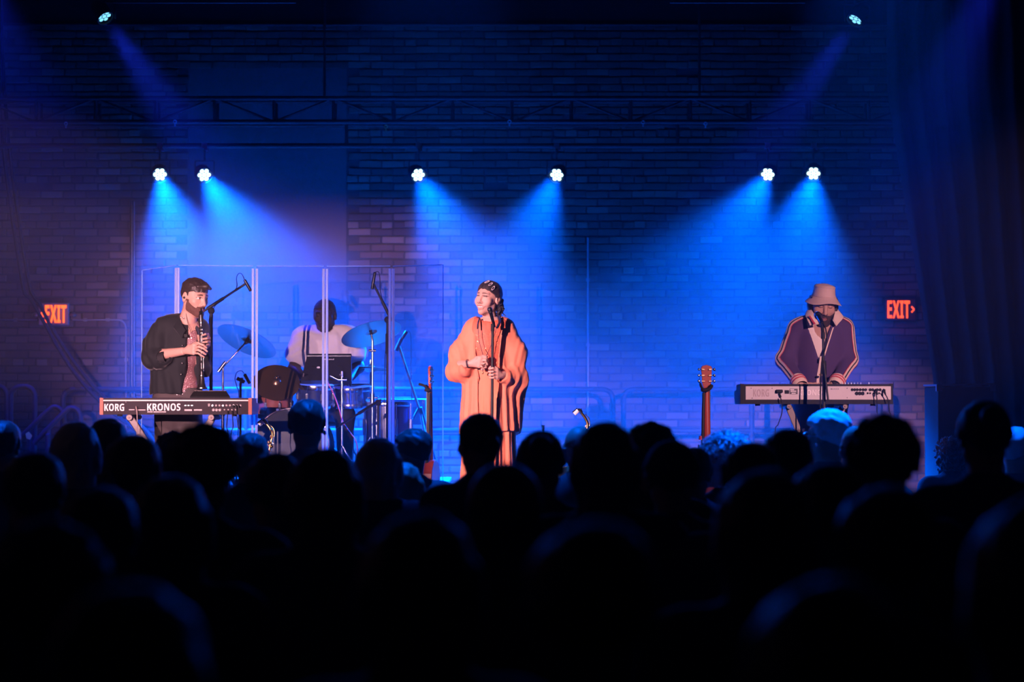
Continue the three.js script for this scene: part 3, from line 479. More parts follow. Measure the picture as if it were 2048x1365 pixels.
{ // stand of the man in the hat: straight pole, short boom, cable
  const z = .62, foot = at(1648, 800, z), mid = at(1646, 668, z), t = thing('microphone_stand', 'black microphone stand in front of the man in the bucket hat', 'microphone stand', V(foot.x, 0, z));
  tripod(t, foot.x, z, at(0, 745, z).y, .0115); partW(t, 'upper_pole', rod(V(foot.x, at(0, 745, z).y, z), mid, .008), POLE); partW(t, 'clutch', rod(at(1647.5, 722, z), at(1648.5, 750, z), .016), BLACK); partW(t, 'clutch', rod(at(1646, 665, z), at(1646, 678, z), .013), BLACK);
  partW(t, 'boom', rod(mid, at(1643.5, 648, z - .06), .011), BLACK); partW(t, 'boom_tail', rod(at(1646, 712, z), at(1656, 800, z + .05), .007), POLE);
  mic('black microphone at the mouth of the man in the bucket hat', at(1634.5, 629, .25), at(1644, 647, .5), .024);
  hangCable('black cable looping down the microphone stand before the man in the hat', [at(1646, 646, z - .05), at(1652, 662, z), at(1653, 684, z), at(1648, 705, z + .02), at(1643, 730, z + .03), at(1641, 780, z + .03), at(1641, 850, z + .03), V(at(1641, 800, z).x, .02, z + .03), V(at(1641, 800, z).x + .5, .006, z + .2)], .0045);
}
const boomStand = (label, pxPole, z, pyTop, a, b, sleeve, r = .011) => { const x = at(pxPole, 800, z).x, t = thing('microphone_stand', label, 'microphone stand', V(x, FY, z)); tripod(t, x, z, at(0, pyTop, z).y, r, .22); partW(t, 'boom', rod(at(...a), at(...b), .0085), POLE); partW(t, 'boom_sleeve', rod(at(...a).lerp(at(...b), .12), at(...a).lerp(at(...b), .5), .0125), POLE); partW(t, 'clutch', ball(V(x, at(0, pyTop, z).y, z), .026, 1, 1, .8), BLACK); if (sleeve) partW(t, 'pole_sleeve', rod(V(x, at(0, sleeve[1], z).y, z), V(x, at(0, sleeve[0], z).y, z), .0165), BLACK); return t; };
{
  FY = RISER;
  const z = -1.25;
  boomStand('tall boom microphone stand behind the clarinet player, boom rising to the right', 422, z, 622, [404, 625, z], [491, 568, z], null, .0125);
  mic('slim overhead microphone above the left cymbal', at(502, 583, z), at(489, 560, z), .012, 0, false);
  hangCable('cable looping over the left overhead microphone down its boom', [at(489, 560, z), at(484, 549, z), at(478, 547, z), at(473, 556, z), at(472, 578, z), at(445, 597, z), at(424, 622, z - .02), at(418, 650, z), at(419, 740, z), at(421, 860, z), V(at(421, 800, z).x, FY + .01, z), V(at(421, 800, z).x + .2, FY + .01, z + .02)], .0035);
  boomStand('tall boom microphone stand right of the drummer, boom rising to the left', 775, z - .3, 640, [784, 642, z - .3], [746, 566, z - .3], [668, 708]);
  mic('slim overhead microphone above the right cymbal', at(744, 579, z - .3), at(750, 545, z - .3), .012, 0, false);
  hangCable('thin cable hanging from the right overhead microphone', [at(750, 545, z - .3), at(757, 544, z - .32), at(760, 560, z - .32), at(761, 585, z - .32), at(772, 620, z - .32), at(779, 640, z - .34), at(770, 720, z - .34), at(769, 860, z - .34), V(at(769, 800, z).x, FY + .01, z - .34), V(at(769, 800, z).x - .2, FY + .01, z - .2)], .003);
  const z2 = -2.8, t2 = thing('microphone_stand', 'leaning microphone stand at the right end of the drum shield', 'microphone stand', V(at(840, 800, z2).x, FY, z2));
  partW(t2, 'pole', rod(at(797, 690, z2), at(842, 830, z2), .011), POLE); partW(t2, 'leg', rod(at(842, 830, z2), V(at(842, 830, z2).x + .1, FY + .012, z2 + .2), .01), POLE); partW(t2, 'leg', rod(at(842, 815, z2), V(at(850, 830, z2).x + .12, FY + .012, z2 - .1), .01), POLE); partW(t2, 'leg', rod(at(838, 815, z2), V(at(830, 830, z2).x - .25, FY + .012, z2), .01), POLE); partW(t2, 'boom', rod(at(792, 702, z2), at(803, 678, z2), .016), POLE);
  mic('small microphone on the leaning stand at the right of the drum shield', at(801, 682, z2), at(814, 663, z2), .014, 0, false);
  hangCable('thin cable hanging from the small microphone at the right of the shield', [at(814, 663, z2), at(819, 664, z2), at(822, 680, z2), at(822, 740, z2), at(824, 830, z2), V(at(824, 830, z2).x, FY + .01, z2), V(at(824, 830, z2).x - .2, FY + .01, z2)], .004);
  const z3 = -1.3; boomStand('short boom stand low in front of the drums, its arm sloping down to the left', 757, z3, 806, [762, 800, z3], [672, 856, z3 + .25], null, .012);
  const z4 = -1.5, t4 = thing('microphone_stand', 'short stand holding the small microphone beside the left tom', 'microphone stand', V(at(481, 800, z4).x, FY, z4)); tripod(t4, at(481, 800, z4).x, z4, at(0, 768, z4).y, .009, .22); partW(t4, 'clip', [rod(at(474, 757, z4), at(489, 765, z4), .014), rod(at(481, 770, z4), at(484, 756, z4), .01)], BLACK);
  mic('small drum microphone on the short stand at the left tom', at(500, 768, z4), at(489, 749, z4), .013, 0, false);
  hangCable('cable looping from the small drum microphone at left', [at(489, 749, z4), at(483, 742, z4), at(474, 745, z4), at(470, 758, z4), at(474, 775, z4), at(478, 800, z4 - .05), V(at(478, 800, z4).x, FY + .01, z4 - .05), V(at(478, 800, z4).x + .2, FY + .01, z4)], .0035);
}
// ---------------------------------------------------------------- drum kit
const BRONZE = mat(lin(.36, .21, .11), .3, { metalness: .9, side: THREE.DoubleSide }), HEADFILM = mat(lin(.5, .46, .43), .6);
function cymbal(label, px, py, z, r, n) {
  const p = at(px, py, z), t = thing('cymbal', label, 'cymbal', p), N = V(...n).normalize(), o = V(0, 0, 0);
  const pr = []; for (let i = 0; i <= 30; i++) { const u = i / 30, q = r * (1 - u); const bell = Math.max(0, 1 - q / (r * .2)); pr.push([Math.max(q, .0001), -.014 * (q / r) ** 2 + .022 * bell ** .6 + .0006 * Math.sin(u * 90)]); }
  part(t, 'plate', [latheOn(pr, o, N, 56), latheOn(pr.map(([a, b]) => [a, b - .0018]), o, N, 56)], BRONZE);
  part(t, 'wing_nut', [rod(N.clone().multiplyScalar(.02), N.clone().multiplyScalar(.055), .006), rod(N.clone().multiplyScalar(.045).add(V(-.014, 0, 0)), N.clone().multiplyScalar(.052).add(V(.014, 0, 0)), .005)], CHROME); part(t, 'felt', rod(N.clone().multiplyScalar(-.02), N.clone().multiplyScalar(.022), .012), RUBBER);
  return { p, N };
}
const chromeStand = (label, px, z, pyTop, extra = []) => { const x = at(px, 800, z).x, y = at(0, pyTop, z).y, ym = FY + (y - FY) * .6, t = thing('cymbal_stand', label, 'cymbal stand', V(x, FY, z)); partW(t, 'lower_tube', rod(V(x, FY + .1, z), V(x, ym, z), .0125), CHROME); partW(t, 'upper_tube', rod(V(x, ym, z), V(x, y, z), .009), CHROME); partW(t, 'clamp', [rod(V(x, ym - .03, z), V(x, ym + .03, z), .02), rod(V(x - .035, ym, z), V(x + .035, ym, z + .01), .007), ball(V(x + .035, ym, z + .01), .012)], CHROME); for (let k = 0; k < 3; k++) { const a = k * 2.094 + .9; for (const w of [-.012, .012]) partW(t, 'leg', rod(V(x + w, FY + .36, z), V(x + w + Math.cos(a) * .2, FY + .015, z + Math.sin(a) * .2), .007, .007, 8), CHROME); partW(t, 'rubber_foot', ball(V(x + Math.cos(a) * .2, FY + .018, z + Math.sin(a) * .2), .018), RUBBER); } for (const e of extra) partW(t, 'tilter', e, CHROME); return t; };
{
  const z = -1.75;
  const c1 = cymbal('crash cymbal tilted down to the right, left of the drummer', 495, 680, z, .242, [.34, .86, -.40]);
  const x1 = at(446, 800, z).x;
  chromeStand('chrome cymbal stand with angled arm under the left crash cymbal', 446, z, 728, [rod(V(x1, at(0, 735, z).y, z), c1.p.clone().addScaledVector(c1.N, -.02), .008), rod(at(437, 744, z), at(452, 724, z), .014), ball(c1.p.clone().addScaledVector(c1.N, -.03), .016)]);
  const c2 = cymbal('crash cymbal tilted up to the right, right of the drummer', 742, 665, z, .235, [-.26, .91, -.34]);
  chromeStand('tall chrome cymbal stand under the right crash cymbal', 745, z, 682, [rod(V(at(745, 800, z).x, at(0, 684, z).y, z), c2.p.clone().addScaledVector(c2.N, -.015), .008), rod(at(738, 702, z), at(752, 702, z), .012)]);
  cymbal('flat hi-hat cymbals seen edge on, right of the dark pad', 741, 734.5, z - .5, .19, [.05, .996, -.06]); 
  const hh = thing('hi_hat_stand', 'hi-hat stand under the flat edge-on cymbals', 'cymbal stand', V(at(741, 800, z - .5).x, FY, z - .5)); { const x = hh.position.x, zz = z - .5; partW(hh, 'tube', rod(V(x, FY + .05, zz), V(x, at(0, 720, zz).y, zz), .009), CHROME); partW(hh, 'lower_cymbal', latheOn([[.185, .0], [.06, -.012], [.03, -.03], [.004, -.032]], V(x, at(0, 737, zz).y, zz), V(x, 5, zz), 48), BRONZE); for (let k = 0; k < 3; k++) { const a = k * 2.094; partW(hh, 'leg', rod(V(x, FY + .36, zz), V(x + Math.cos(a) * .18, FY + .012, zz + Math.sin(a) * .18), .007), CHROME); } partW(hh, 'pedal', box(.08, .012, .2, x, FY + .05, zz - .15, .25), STEEL); }
  cymbal('brown ride cymbal facing the audience, low at the left of the drummer', 553, 763, z + .12, .178, [.12, .62, .72]);
  chromeStand('chrome stand under the brown ride cymbal', 556, z - .1, 775);
}
function drum(label, c, axis, r, depth, shell, lugM, nl = 8, front = null) {
  const t = thing('drum', label, 'drum', c), A = axis.clone().normalize(), o = V(0, 0, 0), h = depth / 2, e1 = Math.abs(A.y) > .8 ? V(1, 0, 0) : V(0, 1, 0), u = e1.clone().sub(A.clone().multiplyScalar(A.dot(e1))).normalize(), w = A.clone().cross(u);
  const on = (pr) => latheOn(pr, A.clone().multiplyScalar(-h), A, 44), axp = (s) => A.clone().multiplyScalar(s);
  part(t, 'shell', on([[r * .985, .012], [r * .985, depth - .012]]), shell);
  for (const s of [-1, 1]) { const y = s < 0 ? 0 : depth; part(t, 'hoop', on([[r * .99, y - s * .03], [r * 1.03, y - s * .03], [r * 1.035, y + s * .004], [r * .985, y + s * .004], [r * .985, y - s * .008]]), front ? front[0] : CHROME); part(t, 'head', on([[0, y - s * .002], [r * .985, y - s * .002]]), front && s > 0 ? front[1] : HEADFILM); }
  for (let k = 0; k < nl; k++) { const a = (k + .5) / nl * Math.PI * 2, d = u.clone().multiplyScalar(Math.cos(a)).add(w.clone().multiplyScalar(Math.sin(a))), p = d.clone().multiplyScalar(r * 1.03); part(t, 'lug', [aim(rbox(.022, depth * .34, .02, .005), p, p.clone().add(A)), rod(p.clone().add(axp(-h + .01)), p.clone().add(axp(h - .01)), .0035, .0035, 6)], lugM); if (front) part(t, 'claw', aim(rbox(.03, .05, .022, .006), d.clone().multiplyScalar(r * 1.04).add(axp(h - .012)), d.clone().multiplyScalar(r * 1.04).add(axp(h + 1))), CHROME); }
  return t;
}
{
  const z = -1.55, NAVYLAQ = phys(lin(.02, .03, .10), .2, { clearcoat: 1 }), REDLAQ = phys(lin(.30, .085, .055), .25, { clearcoat: 1 });
  const bz = -1.45; drum('large bass drum with chrome claws, seen behind the dark textured hair', V(at(588, 800, bz).x, FY + .293, bz), V(0, .02, 1), .278, .4, NAVYLAQ, CHROME, 9, [mat(lin(.32, .24, .23), .25, { metalness: .6 }), mat(lin(.02, .022, .03), .5)]);
  const D = (l, px, py, r, d, m, tilt, zz) => drum(l, at(px, py, zz), V(tilt, 1, .12), r, d, m, CHROME, 8);
  D('reddish brown tom drum at the left below the brown cymbal', 549, 810, .135, .19, REDLAQ, .05, -1.72); D('dark blue tom drum with chrome lugs below the dark pad', 632, 791, .142, .165, NAVYLAQ, .03, -1.72); D('chrome snare drum at the right below the dark pad', 705, 793, .165, .15, CHROME, -.04, -1.95); 
  const ft = drum('dark floor tom at the right of the drums', V(at(776, 800, -2).x, FY + .43, -2), V(0, 1, 0), .19, .38, NAVYLAQ, CHROME, 8); for (const a of [.4, 2.5, 4.6]) part(ft, 'leg', rod(V(Math.cos(a) * .2, .05, Math.sin(a) * .2), V(Math.cos(a) * .2, -.425, Math.sin(a) * .2), .006), CHROME);
  for (const [n, px, zz, y0] of [['tom stand under the reddish brown tom', 549, -1.72, .82], ['tom stand under the dark blue tom', 632, -1.72, .87], ['snare stand under the chrome snare drum', 705, -1.95, .86]]) { const x = at(px, 800, zz).x, t = thing('drum_stand', n, 'drum stand', V(x, FY, zz)); partW(t, 'tube', rod(V(x, FY + .1, zz), V(x, y0, zz), .011), CHROME); for (let k = 0; k < 3; k++) { const a = k * 2.094 + .3; partW(t, 'leg', rod(V(x, FY + .26, zz), V(x + Math.cos(a) * .15, FY + .012, zz + Math.sin(a) * .15), .007), CHROME); } }
  // sampling pad on its stand, its back to the audience
  const pz = -1.62, a = at(603, 765, pz), b = at(704, 765, pz), top = at(0, 711, pz).y, t = thing('drum_pad', 'dark electronic drum pad in front of the drummer, its back to the audience', 'drum pad', V((a.x + b.x) / 2, a.y, pz)), w = b.x - a.x, h = top - a.y;
  part(t, 'case', [slab([V(-w / 2, 0, .02), V(w / 2, 0, .02), V(w / 2 - .012, h, -.11), V(-w / 2 + .035, h, -.11)], .05)], mat(lin(.014, .014, .022), .4));
  part(t, 'rim_bar', rbox(w * .9, .016, .05, .006, .01, h - .004, -.1), mat(lin(.03, .03, .04), .35)); const lg = lettering('Roland', .012, .001); part(t, 'logo', lg.rotateX(-.55).translate(.012, h - .03, -.0615), WHITEPRINT);
  for (const [x, y] of [[-.1, .12], [0, .12], [.1, .12], [-.05, .07], [.06, .07]]) part(t, 'socket', box(.03, .008, .004, x, y, -.016, -.55), BLACK); part(t, 'knob', ball(V(-w * .17, h * .55, -.018), .011, 1.2, .8, 1), WHITEPRINT);
  const s = thing('pad_stand', 'chrome stand with pale top pin carrying the dark electronic pad', 'stand', V(at(684, 800, pz + .08).x, FY, pz + .08)), sx = s.position.x, sz = pz + .08; partW(s, 'tube', rod(V(sx, FY + .05, sz), at(684, 755, sz), .0105), CHROME); partW(s, 'top_pin', rod(at(684, 756, sz), at(684, 743, sz), .007), WHITEPRINT); partW(s, 'clamp', [rod(at(676, 760, sz), at(694, 760, sz), .014), rod(at(660, 752, sz), at(680, 762, sz), .01)], CHROME); for (let k = 0; k < 3; k++) { const q = k * 2.094 + .2; partW(s, 'leg', rod(V(sx, FY + .3, sz), V(sx + Math.cos(q) * .17, FY + .012, sz + Math.sin(q) * .17), .008), CHROME); }
  hangCable('thin pink-red cable running down from the dark electronic pad', [at(652, 752, -1.5), at(657, 768, -1.4), at(668, 790, -1.4), at(678, 818, -1.4), at(686, 845, -1.4), at(702, 868, -1.38), at(714, 890, -1.35), V(at(725, 800, -1.3).x, FY + .006, -1.3), V(at(800, 800, -1.2).x, FY + .006, -1.25)], .0045, mat(lin(.62, .08, .16), .5));
  const th = thing('drum_throne', 'dark round drum stool under the drummer', 'stool', V(at(655, 800, -2.5).x, FY, -2.5)); part(th, 'seat', lathe([[0, .43], [.15, .43], [.17, .45], [.17, .485], [.15, .5], [0, .5]], 32), BLACK); part(th, 'post', rod(V(0, .1, 0), V(0, .44, 0), .018), CHROME); for (let k = 0; k < 3; k++) part(th, 'leg', rod(V(0, .3, 0), V(Math.cos(k * 2.094) * .27, .012, Math.sin(k * 2.094) * .27), .009), CHROME);
  { const DECK = mat(lin(.0025, .0025, .003), .95), x0 = -2.6, x1 = -.5, z0 = -3.05, z1 = -1.0, rs = thing('drum_riser', 'low black platform under the drum kit behind the clear shield', 'platform', V((x0 + x1) / 2, 0, (z0 + z1) / 2)); part(rs, 'deck', rbox(x1 - x0, .03, z1 - z0, .006, 0, RISER - .015, 0), DECK); part(rs, 'skirt', [box(x1 - x0 - .04, RISER - .03, .02, 0, (RISER - .03) / 2, (z1 - z0) / 2 - .03), box(x1 - x0 - .04, RISER - .03, .02, 0, (RISER - .03) / 2, -(z1 - z0) / 2 + .03)], DECK); for (const s of [-1, 1]) part(rs, 'side_panel', box(.02, RISER - .03, z1 - z0 - .06, s * ((x1 - x0) / 2 - .03), (RISER - .03) / 2, 0), DECK); FY = 0; }
  // amplifier in the background
  const az = -3.6, ax0 = at(742, 800, az), ax1 = at(852, 800, az), am = thing('amplifier', 'dark amplifier cabinet with a pale strip behind the right of the drum shield', 'amplifier', V((ax0.x + ax1.x) / 2, 0, az)), aw = ax1.x - ax0.x, ah = at(0, 797, az).y; part(am, 'cabinet', rbox(aw, ah - .02, .35, .012, 0, ah / 2 + .005, -.1), mat(lin(.02, .02, .024), .7)); for (const [x0, x1] of [[768, 819], [822, 851]]) part(am, 'pale_strip', box(at(x1, 0, az).x - at(x0, 0, az).x, at(0, 850, az).y - at(0, 858, az).y, .01, (at(x0, 0, az).x + at(x1, 0, az).x) / 2 - am.position.x, at(0, 854, az).y, .08), mat(lin(.55, .45, .4), .6)); part(am, 'handle', rod(V(-.1, ah, -.1), V(.1, ah, -.1), .01), RUBBER); part(am, 'control_panel', box(aw * .9, .05, .006, 0, ah - .05, .077), mat(lin(.06, .06, .07), .4));
}
// ---------------------------------------------------------------- drum shield: five hinged clear panels
{
  const px = [283, 352.5, 509, 650, 783, 886], z = [-1.12, -.72, -.6, -.78, -.62, -.92], ty = [541, 531, 532.5, 533, 532.5, 530];
  const ACRYL = phys(lin(.93, .96, 1), .03, { transmission: 1, ior: 1.49, thickness: 0 }), EDGE = phys(lin(.55, .75, .9), .9, { transmission: .6, thickness: 0, ior: 1.49 }), HINGE = phys(lin(.55, .68, .85), .95, { transmission: .6, thickness: 0 });
  const t = thing('drum_shield', 'clear folding drum shield of five hinged acrylic panels around the drums', 'drum shield', V(at(585, 800, -.75).x, 0, -.75));
  const P = px.map((x, i) => at(x, 800, z[i])), top = ty.map((y, i) => at(0, y, z[i]).y);
  for (let i = 0; i < 5; i++) {
    const d = P[i + 1].clone().sub(P[i]).setY(0).normalize(), nrm = V(-d.z, 0, d.x), a = P[i].clone().addScaledVector(d, i ? .012 : 0), b = P[i + 1].clone().addScaledVector(d, i < 4 ? -.012 : 0);
    const pn = partW(t, 'panel', slab([a.clone().setY(.02), b.clone().setY(.02), b.clone().setY(top[i + 1]), a.clone().setY(top[i])], .006, nrm), ACRYL);
    partW(pn, 'top_edge', rod(a.clone().setY(top[i]), b.clone().setY(top[i + 1]), .0028, .0028, 6), EDGE);
    for (const [q, y, e] of [[a, top[i], i === 0], [b, top[i + 1], i === 4]]) if (e) partW(pn, 'side_edge', rod(q.clone().setY(.02), q.clone().setY(y), .0038, .0038, 6), EDGE);
    for (const [q, s, y, on] of [[a, 1, top[i], i > 0], [b, -1, top[i + 1], i < 4]]) if (on) { const c = q.clone().addScaledVector(d, s * .002); partW(t, 'hinge', slab([c.clone().setY(.02).addScaledVector(d, -.0075), c.clone().setY(.02).addScaledVector(d, .0075), c.clone().setY(y - .018).addScaledVector(d, .0075), c.clone().setY(y - .018).addScaledVector(d, -.0075)], .012, nrm), HINGE); }
  }
}
// ---------------------------------------------------------------- guitars on stands, saxophones
{
  const MAHOG = phys(lin(.32, .045, .028), .3, { clearcoat: .6 }), EBONY = mat(lin(.015, .012, .012), .5), GOLD = mat(lin(.85, .62, .34), .25, { metalness: 1 });
  const z = -.05, base = V(at(1413, 800, z).x, 0, z), top = at(0, 731, z).y, t = thing('guitar', 'red guitar seen from behind, its headstock and neck rising right of the singer', 'guitar', V(base.x, .12, z));
  const Y = (py) => at(0, py, z).y - .12, s = sc(z);
  const shape = (pts, d, bev = .003) => new THREE.ExtrudeGeometry(new THREE.Shape(pts.map((p) => new THREE.Vector2(...p))), { depth: d, bevelEnabled: true, bevelSize: bev, bevelThickness: bev, bevelSegments: 2 });
  part(t, 'headstock', shape([[-4.5, Y(777) / s], [-8, Y(768) / s], [-9, Y(748) / s], [-10.5, Y(737) / s], [-8, Y(733) / s], [-4, Y(732.5) / s], [0, Y(731) / s], [4, Y(732.5) / s], [8, Y(733) / s], [10.5, Y(737) / s], [9, Y(748) / s], [8, Y(768) / s], [4.5, Y(777) / s]].map(([a, b]) => [a * s, b * s]), .012).translate(0, 0, -.006), MAHOG);
  for (const sx of [-1, 1]) for (const py of [739.5, 751.5, 763]) { const h = part(t, 'tuner', rbox(.024, .012, .012, .003, sx * 7 * s, Y(py), .012), GOLD); part(h, 'peg', [rod(V(sx * 9 * s, Y(py), .012), V(sx * 14 * s, Y(py), .012), .003), ball(V(sx * 15.5 * s, Y(py), .012), .008, 1.1, 1.3, .6)], CHROME); }
  part(t, 'neck', [aim(new THREE.CylinderGeometry(.018, .028, Y(775) - .38, 18, 1).scale(1, 1, .7).translate(0, (Y(775) - .38) / 2, 0), V(0.006, .38, 0), V(0, Y(775), 0))], MAHOG);
  part(t, 'fingerboard', box(.05, Y(775) - .3, .008, .003, (Y(775) + .3) / 2, -.02), EBONY);
  const body = []; for (let i = 0; i <= 40; i++) { const a = i / 40 * Math.PI * 2, y = -Math.cos(a), w = .155 + .035 * (y < 0 ? 1 : -.3) - .045 * Math.exp(-(((y - .15) / .3) ** 2)); body.push([Math.sin(a) * w * 1.02, .22 + y * .22]); }
  part(t, 'body', shape(body, .085, .006).translate(0, 0, -.05), MAHOG); part(t, 'pin', ball(V(0.0, .43, .04), .006), CHROME);
  const st = thing('guitar_stand', 'black stand with padded yoke holding the red guitar', 'stand', V(base.x - .03, 0, z + .06));
  const post = (g, m, n = 'post') => part(st, n, g, m);
  post(rod(V(-.02, .02, 0), V(.005, Y(786) + .12, .01), .011), POLE); post([tube([V(-.002, Y(779) + .12, -.02), V(.0, Y(781) + .12, .01), V(.04, Y(779) + .12, .0), V(.062, Y(772) + .12, -.03)], .013, 20, 8), tube([V(.0, Y(781) + .12, .01), V(-.012, Y(772) + .12, -.02), V(-.012, Y(768) + .12, -.06)], .009, 16, 8)], RUBBER, 'yoke'); post(rod(V(-.024, .005 + .02, 0), V(-.0225, Y(884) + .1, 0), .013), BLACK, 'sleeve'); post(rod(V(-.012, Y(872) + .12, .0), V(-.013, Y(880) + .12, .0), .016), mat(lin(.6, .06, .12), .5), 'collar');
  for (let k = 0; k < 3; k++) post(rod(V(-.02, .3, 0), V(-.02 + Math.cos(k * 2.094 + 1) * .25, .012, Math.sin(k * 2.094 + 1) * .25), .009), POLE, 'leg'); post(tube([V(-.16, .10, -.02), V(-.14, .075, -.12), V(.14, .075, -.12), V(.2, .10, -.02)], .01, 30), RUBBER, 'cradle');
  // the other one is turned edge on
  const g2 = t.clone(); g2.name = numbered('guitar'); g2.position.set(at(861, 800, -.36).x, .12, -.36); g2.rotation.y = 1.36; scene.add(g2); tag(g2, 'guitar seen edge on at the right end of the drum shield, left of the singer', 'guitar');
  const s2 = st.clone(); s2.name = numbered('guitar_stand'); s2.position.set(at(858, 800, -.3).x - .01, 0, -.33); s2.rotation.y = 1.36; scene.add(s2); tag(s2, 'black stand holding the edge-on guitar left of the singer', 'stand');
  // alto saxophones on floor stands
  const sz = -.45, ref = at(524, 838, sz), sx = thing('saxophone', 'brass saxophone standing at the left in front of the bass drum, neck curving right', 'saxophone', V(ref.x, .1, sz)), q = sc(sz), S = (px, py, dz = 0) => V((px - 524) * q, ref.y - .1 - (py - 838) * q, dz);
  part(sx, 'mouthpiece', [rod(S(516, 847), S(526, 840), .009, .012), rod(S(526, 840), S(532, 845), .012, .01)], GLOSSBLACK); part(sx, 'mouthpiece_cap', rod(S(518.5, 850), S(526, 842.5), .017, .016), mat(lin(.75, .7, .68), .4)); part(sx, 'ligature', [rod(S(529, 842), S(533, 847), .0145), ball(S(532, 840), .006)], CHROME);
  part(sx, 'neck', tube([S(531, 846), S(537, 853), S(543, 863), S(545, 872), S(543, 882)], .0105, 24, 10), BRASS);
  const path = new THREE.CatmullRomCurve3([S(543, 880), S(538, 905), S(532, 945), S(528, 985, .01), S(524, 1012, .03), S(514, 1022, .05), S(503, 1010, .06), S(498, 985, .06), S(492, 955, .06)]), fr = path.computeFrenetFrames(40), vv = [], ii = [];
  for (let i = 0; i <= 40; i++) { const p = path.getPoint(i / 40), r = .012 + .03 * (i / 40) ** 1.2 + (i > 34 ? .03 * ((i - 34) / 6) ** 2 : 0); for (let k = 0; k <= 16; k++) { const a = k / 16 * 6.2832, w = fr.normals[Math.min(i, 40)].clone().multiplyScalar(Math.cos(a) * r).addScaledVector(fr.binormals[Math.min(i, 40)], Math.sin(a) * r).add(p); vv.push(w.x, w.y, w.z); } }
  for (let i = 0; i < 40; i++) for (let k = 0; k < 16; k++) { const a = i * 17 + k, b = a + 17; ii.push(a, a + 1, b, a + 1, b + 1, b); }
  const bg = new THREE.BufferGeometry().setAttribute('position', new THREE.BufferAttribute(Float32Array.from(vv), 3)); bg.setIndex(ii); bg.computeVertexNormals(); part(sx, 'body', bg, BRASS);
  part(sx, 'octave_key', [tube([S(540, 850), S(547, 858), S(549, 870), S(545, 880)], .0035, 20, 6), new THREE.TorusGeometry(.012, .003, 6, 16).applyMatrix4(new THREE.Matrix4().makeTranslation(S(544, 874)))], BRASS);
  for (let i = 0; i < 12; i++) { const p = path.getPoint(.03 + i * .04), k = i % 2 ? 1 : -1; part(sx, 'key', [latheOn([[0, 0], [.011, 0], [.012, .004], [0, .006]], p.clone().add(V(k * .012, 0, .018)), p.clone().add(V(k * .03, 0, 1)), 14), rod(p.clone().add(V(-.02, .012, .012)), p.clone().add(V(.022, -.006, .014)), .0028, .0028, 6)], i % 3 ? BRASS : GOLD); }
  const stnd = thing('saxophone_stand', 'small black stand under the left saxophone', 'stand', V(ref.x, 0, sz)); part(stnd, 'frame', [rod(V(.02, .02, -.06), V(.03, .45, -.045), .008), rod(V(.03, .45, -.045), V(.03, .45, .02), .007), rod(V(.02, .02, -.06), V(-.02, .1, .06), .008), rod(V(-.12, .02, .1), V(.12, .02, .1), .01), rod(V(0, .02, -.06), V(0, .02, .1), .01)], POLE);
  const sax2 = sx.clone(); sax2.name = numbered('saxophone'); sax2.position.set(at(1154, 838, -.3).x, .175, -.3); scene.add(sax2); tag(sax2, 'brass saxophone neck glinting just above the heads right of the singer', 'saxophone');
  const st3 = stnd.clone(); st3.name = numbered('saxophone_stand'); st3.position.set(at(1154, 838, -.3).x, 0, -.3); scene.add(st3); tag(st3, 'small black stand under the saxophone right of the singer', 'stand');
  const cl = thing('flute', 'slim pale-tipped flute standing on a peg right of the singer', 'flute', V(at(1086, 800, -.3).x, .02, -.3)); part(cl, 'tube', rod(V(0, .1, 0), V(0, at(0, 855, -.3).y - .02, 0), .011), CHROME); part(cl, 'tip', rod(V(0, at(0, 855, -.3).y - .02, 0), V(0, at(0, 851, -.3).y - .02, 0), .012), WHITEPRINT); part(cl, 'peg_base', lathe([[0, -.02], [.09, -.02], [.09, 0], [.02, .02], [.012, .12], [0, .12]], 24), BLACK);
}
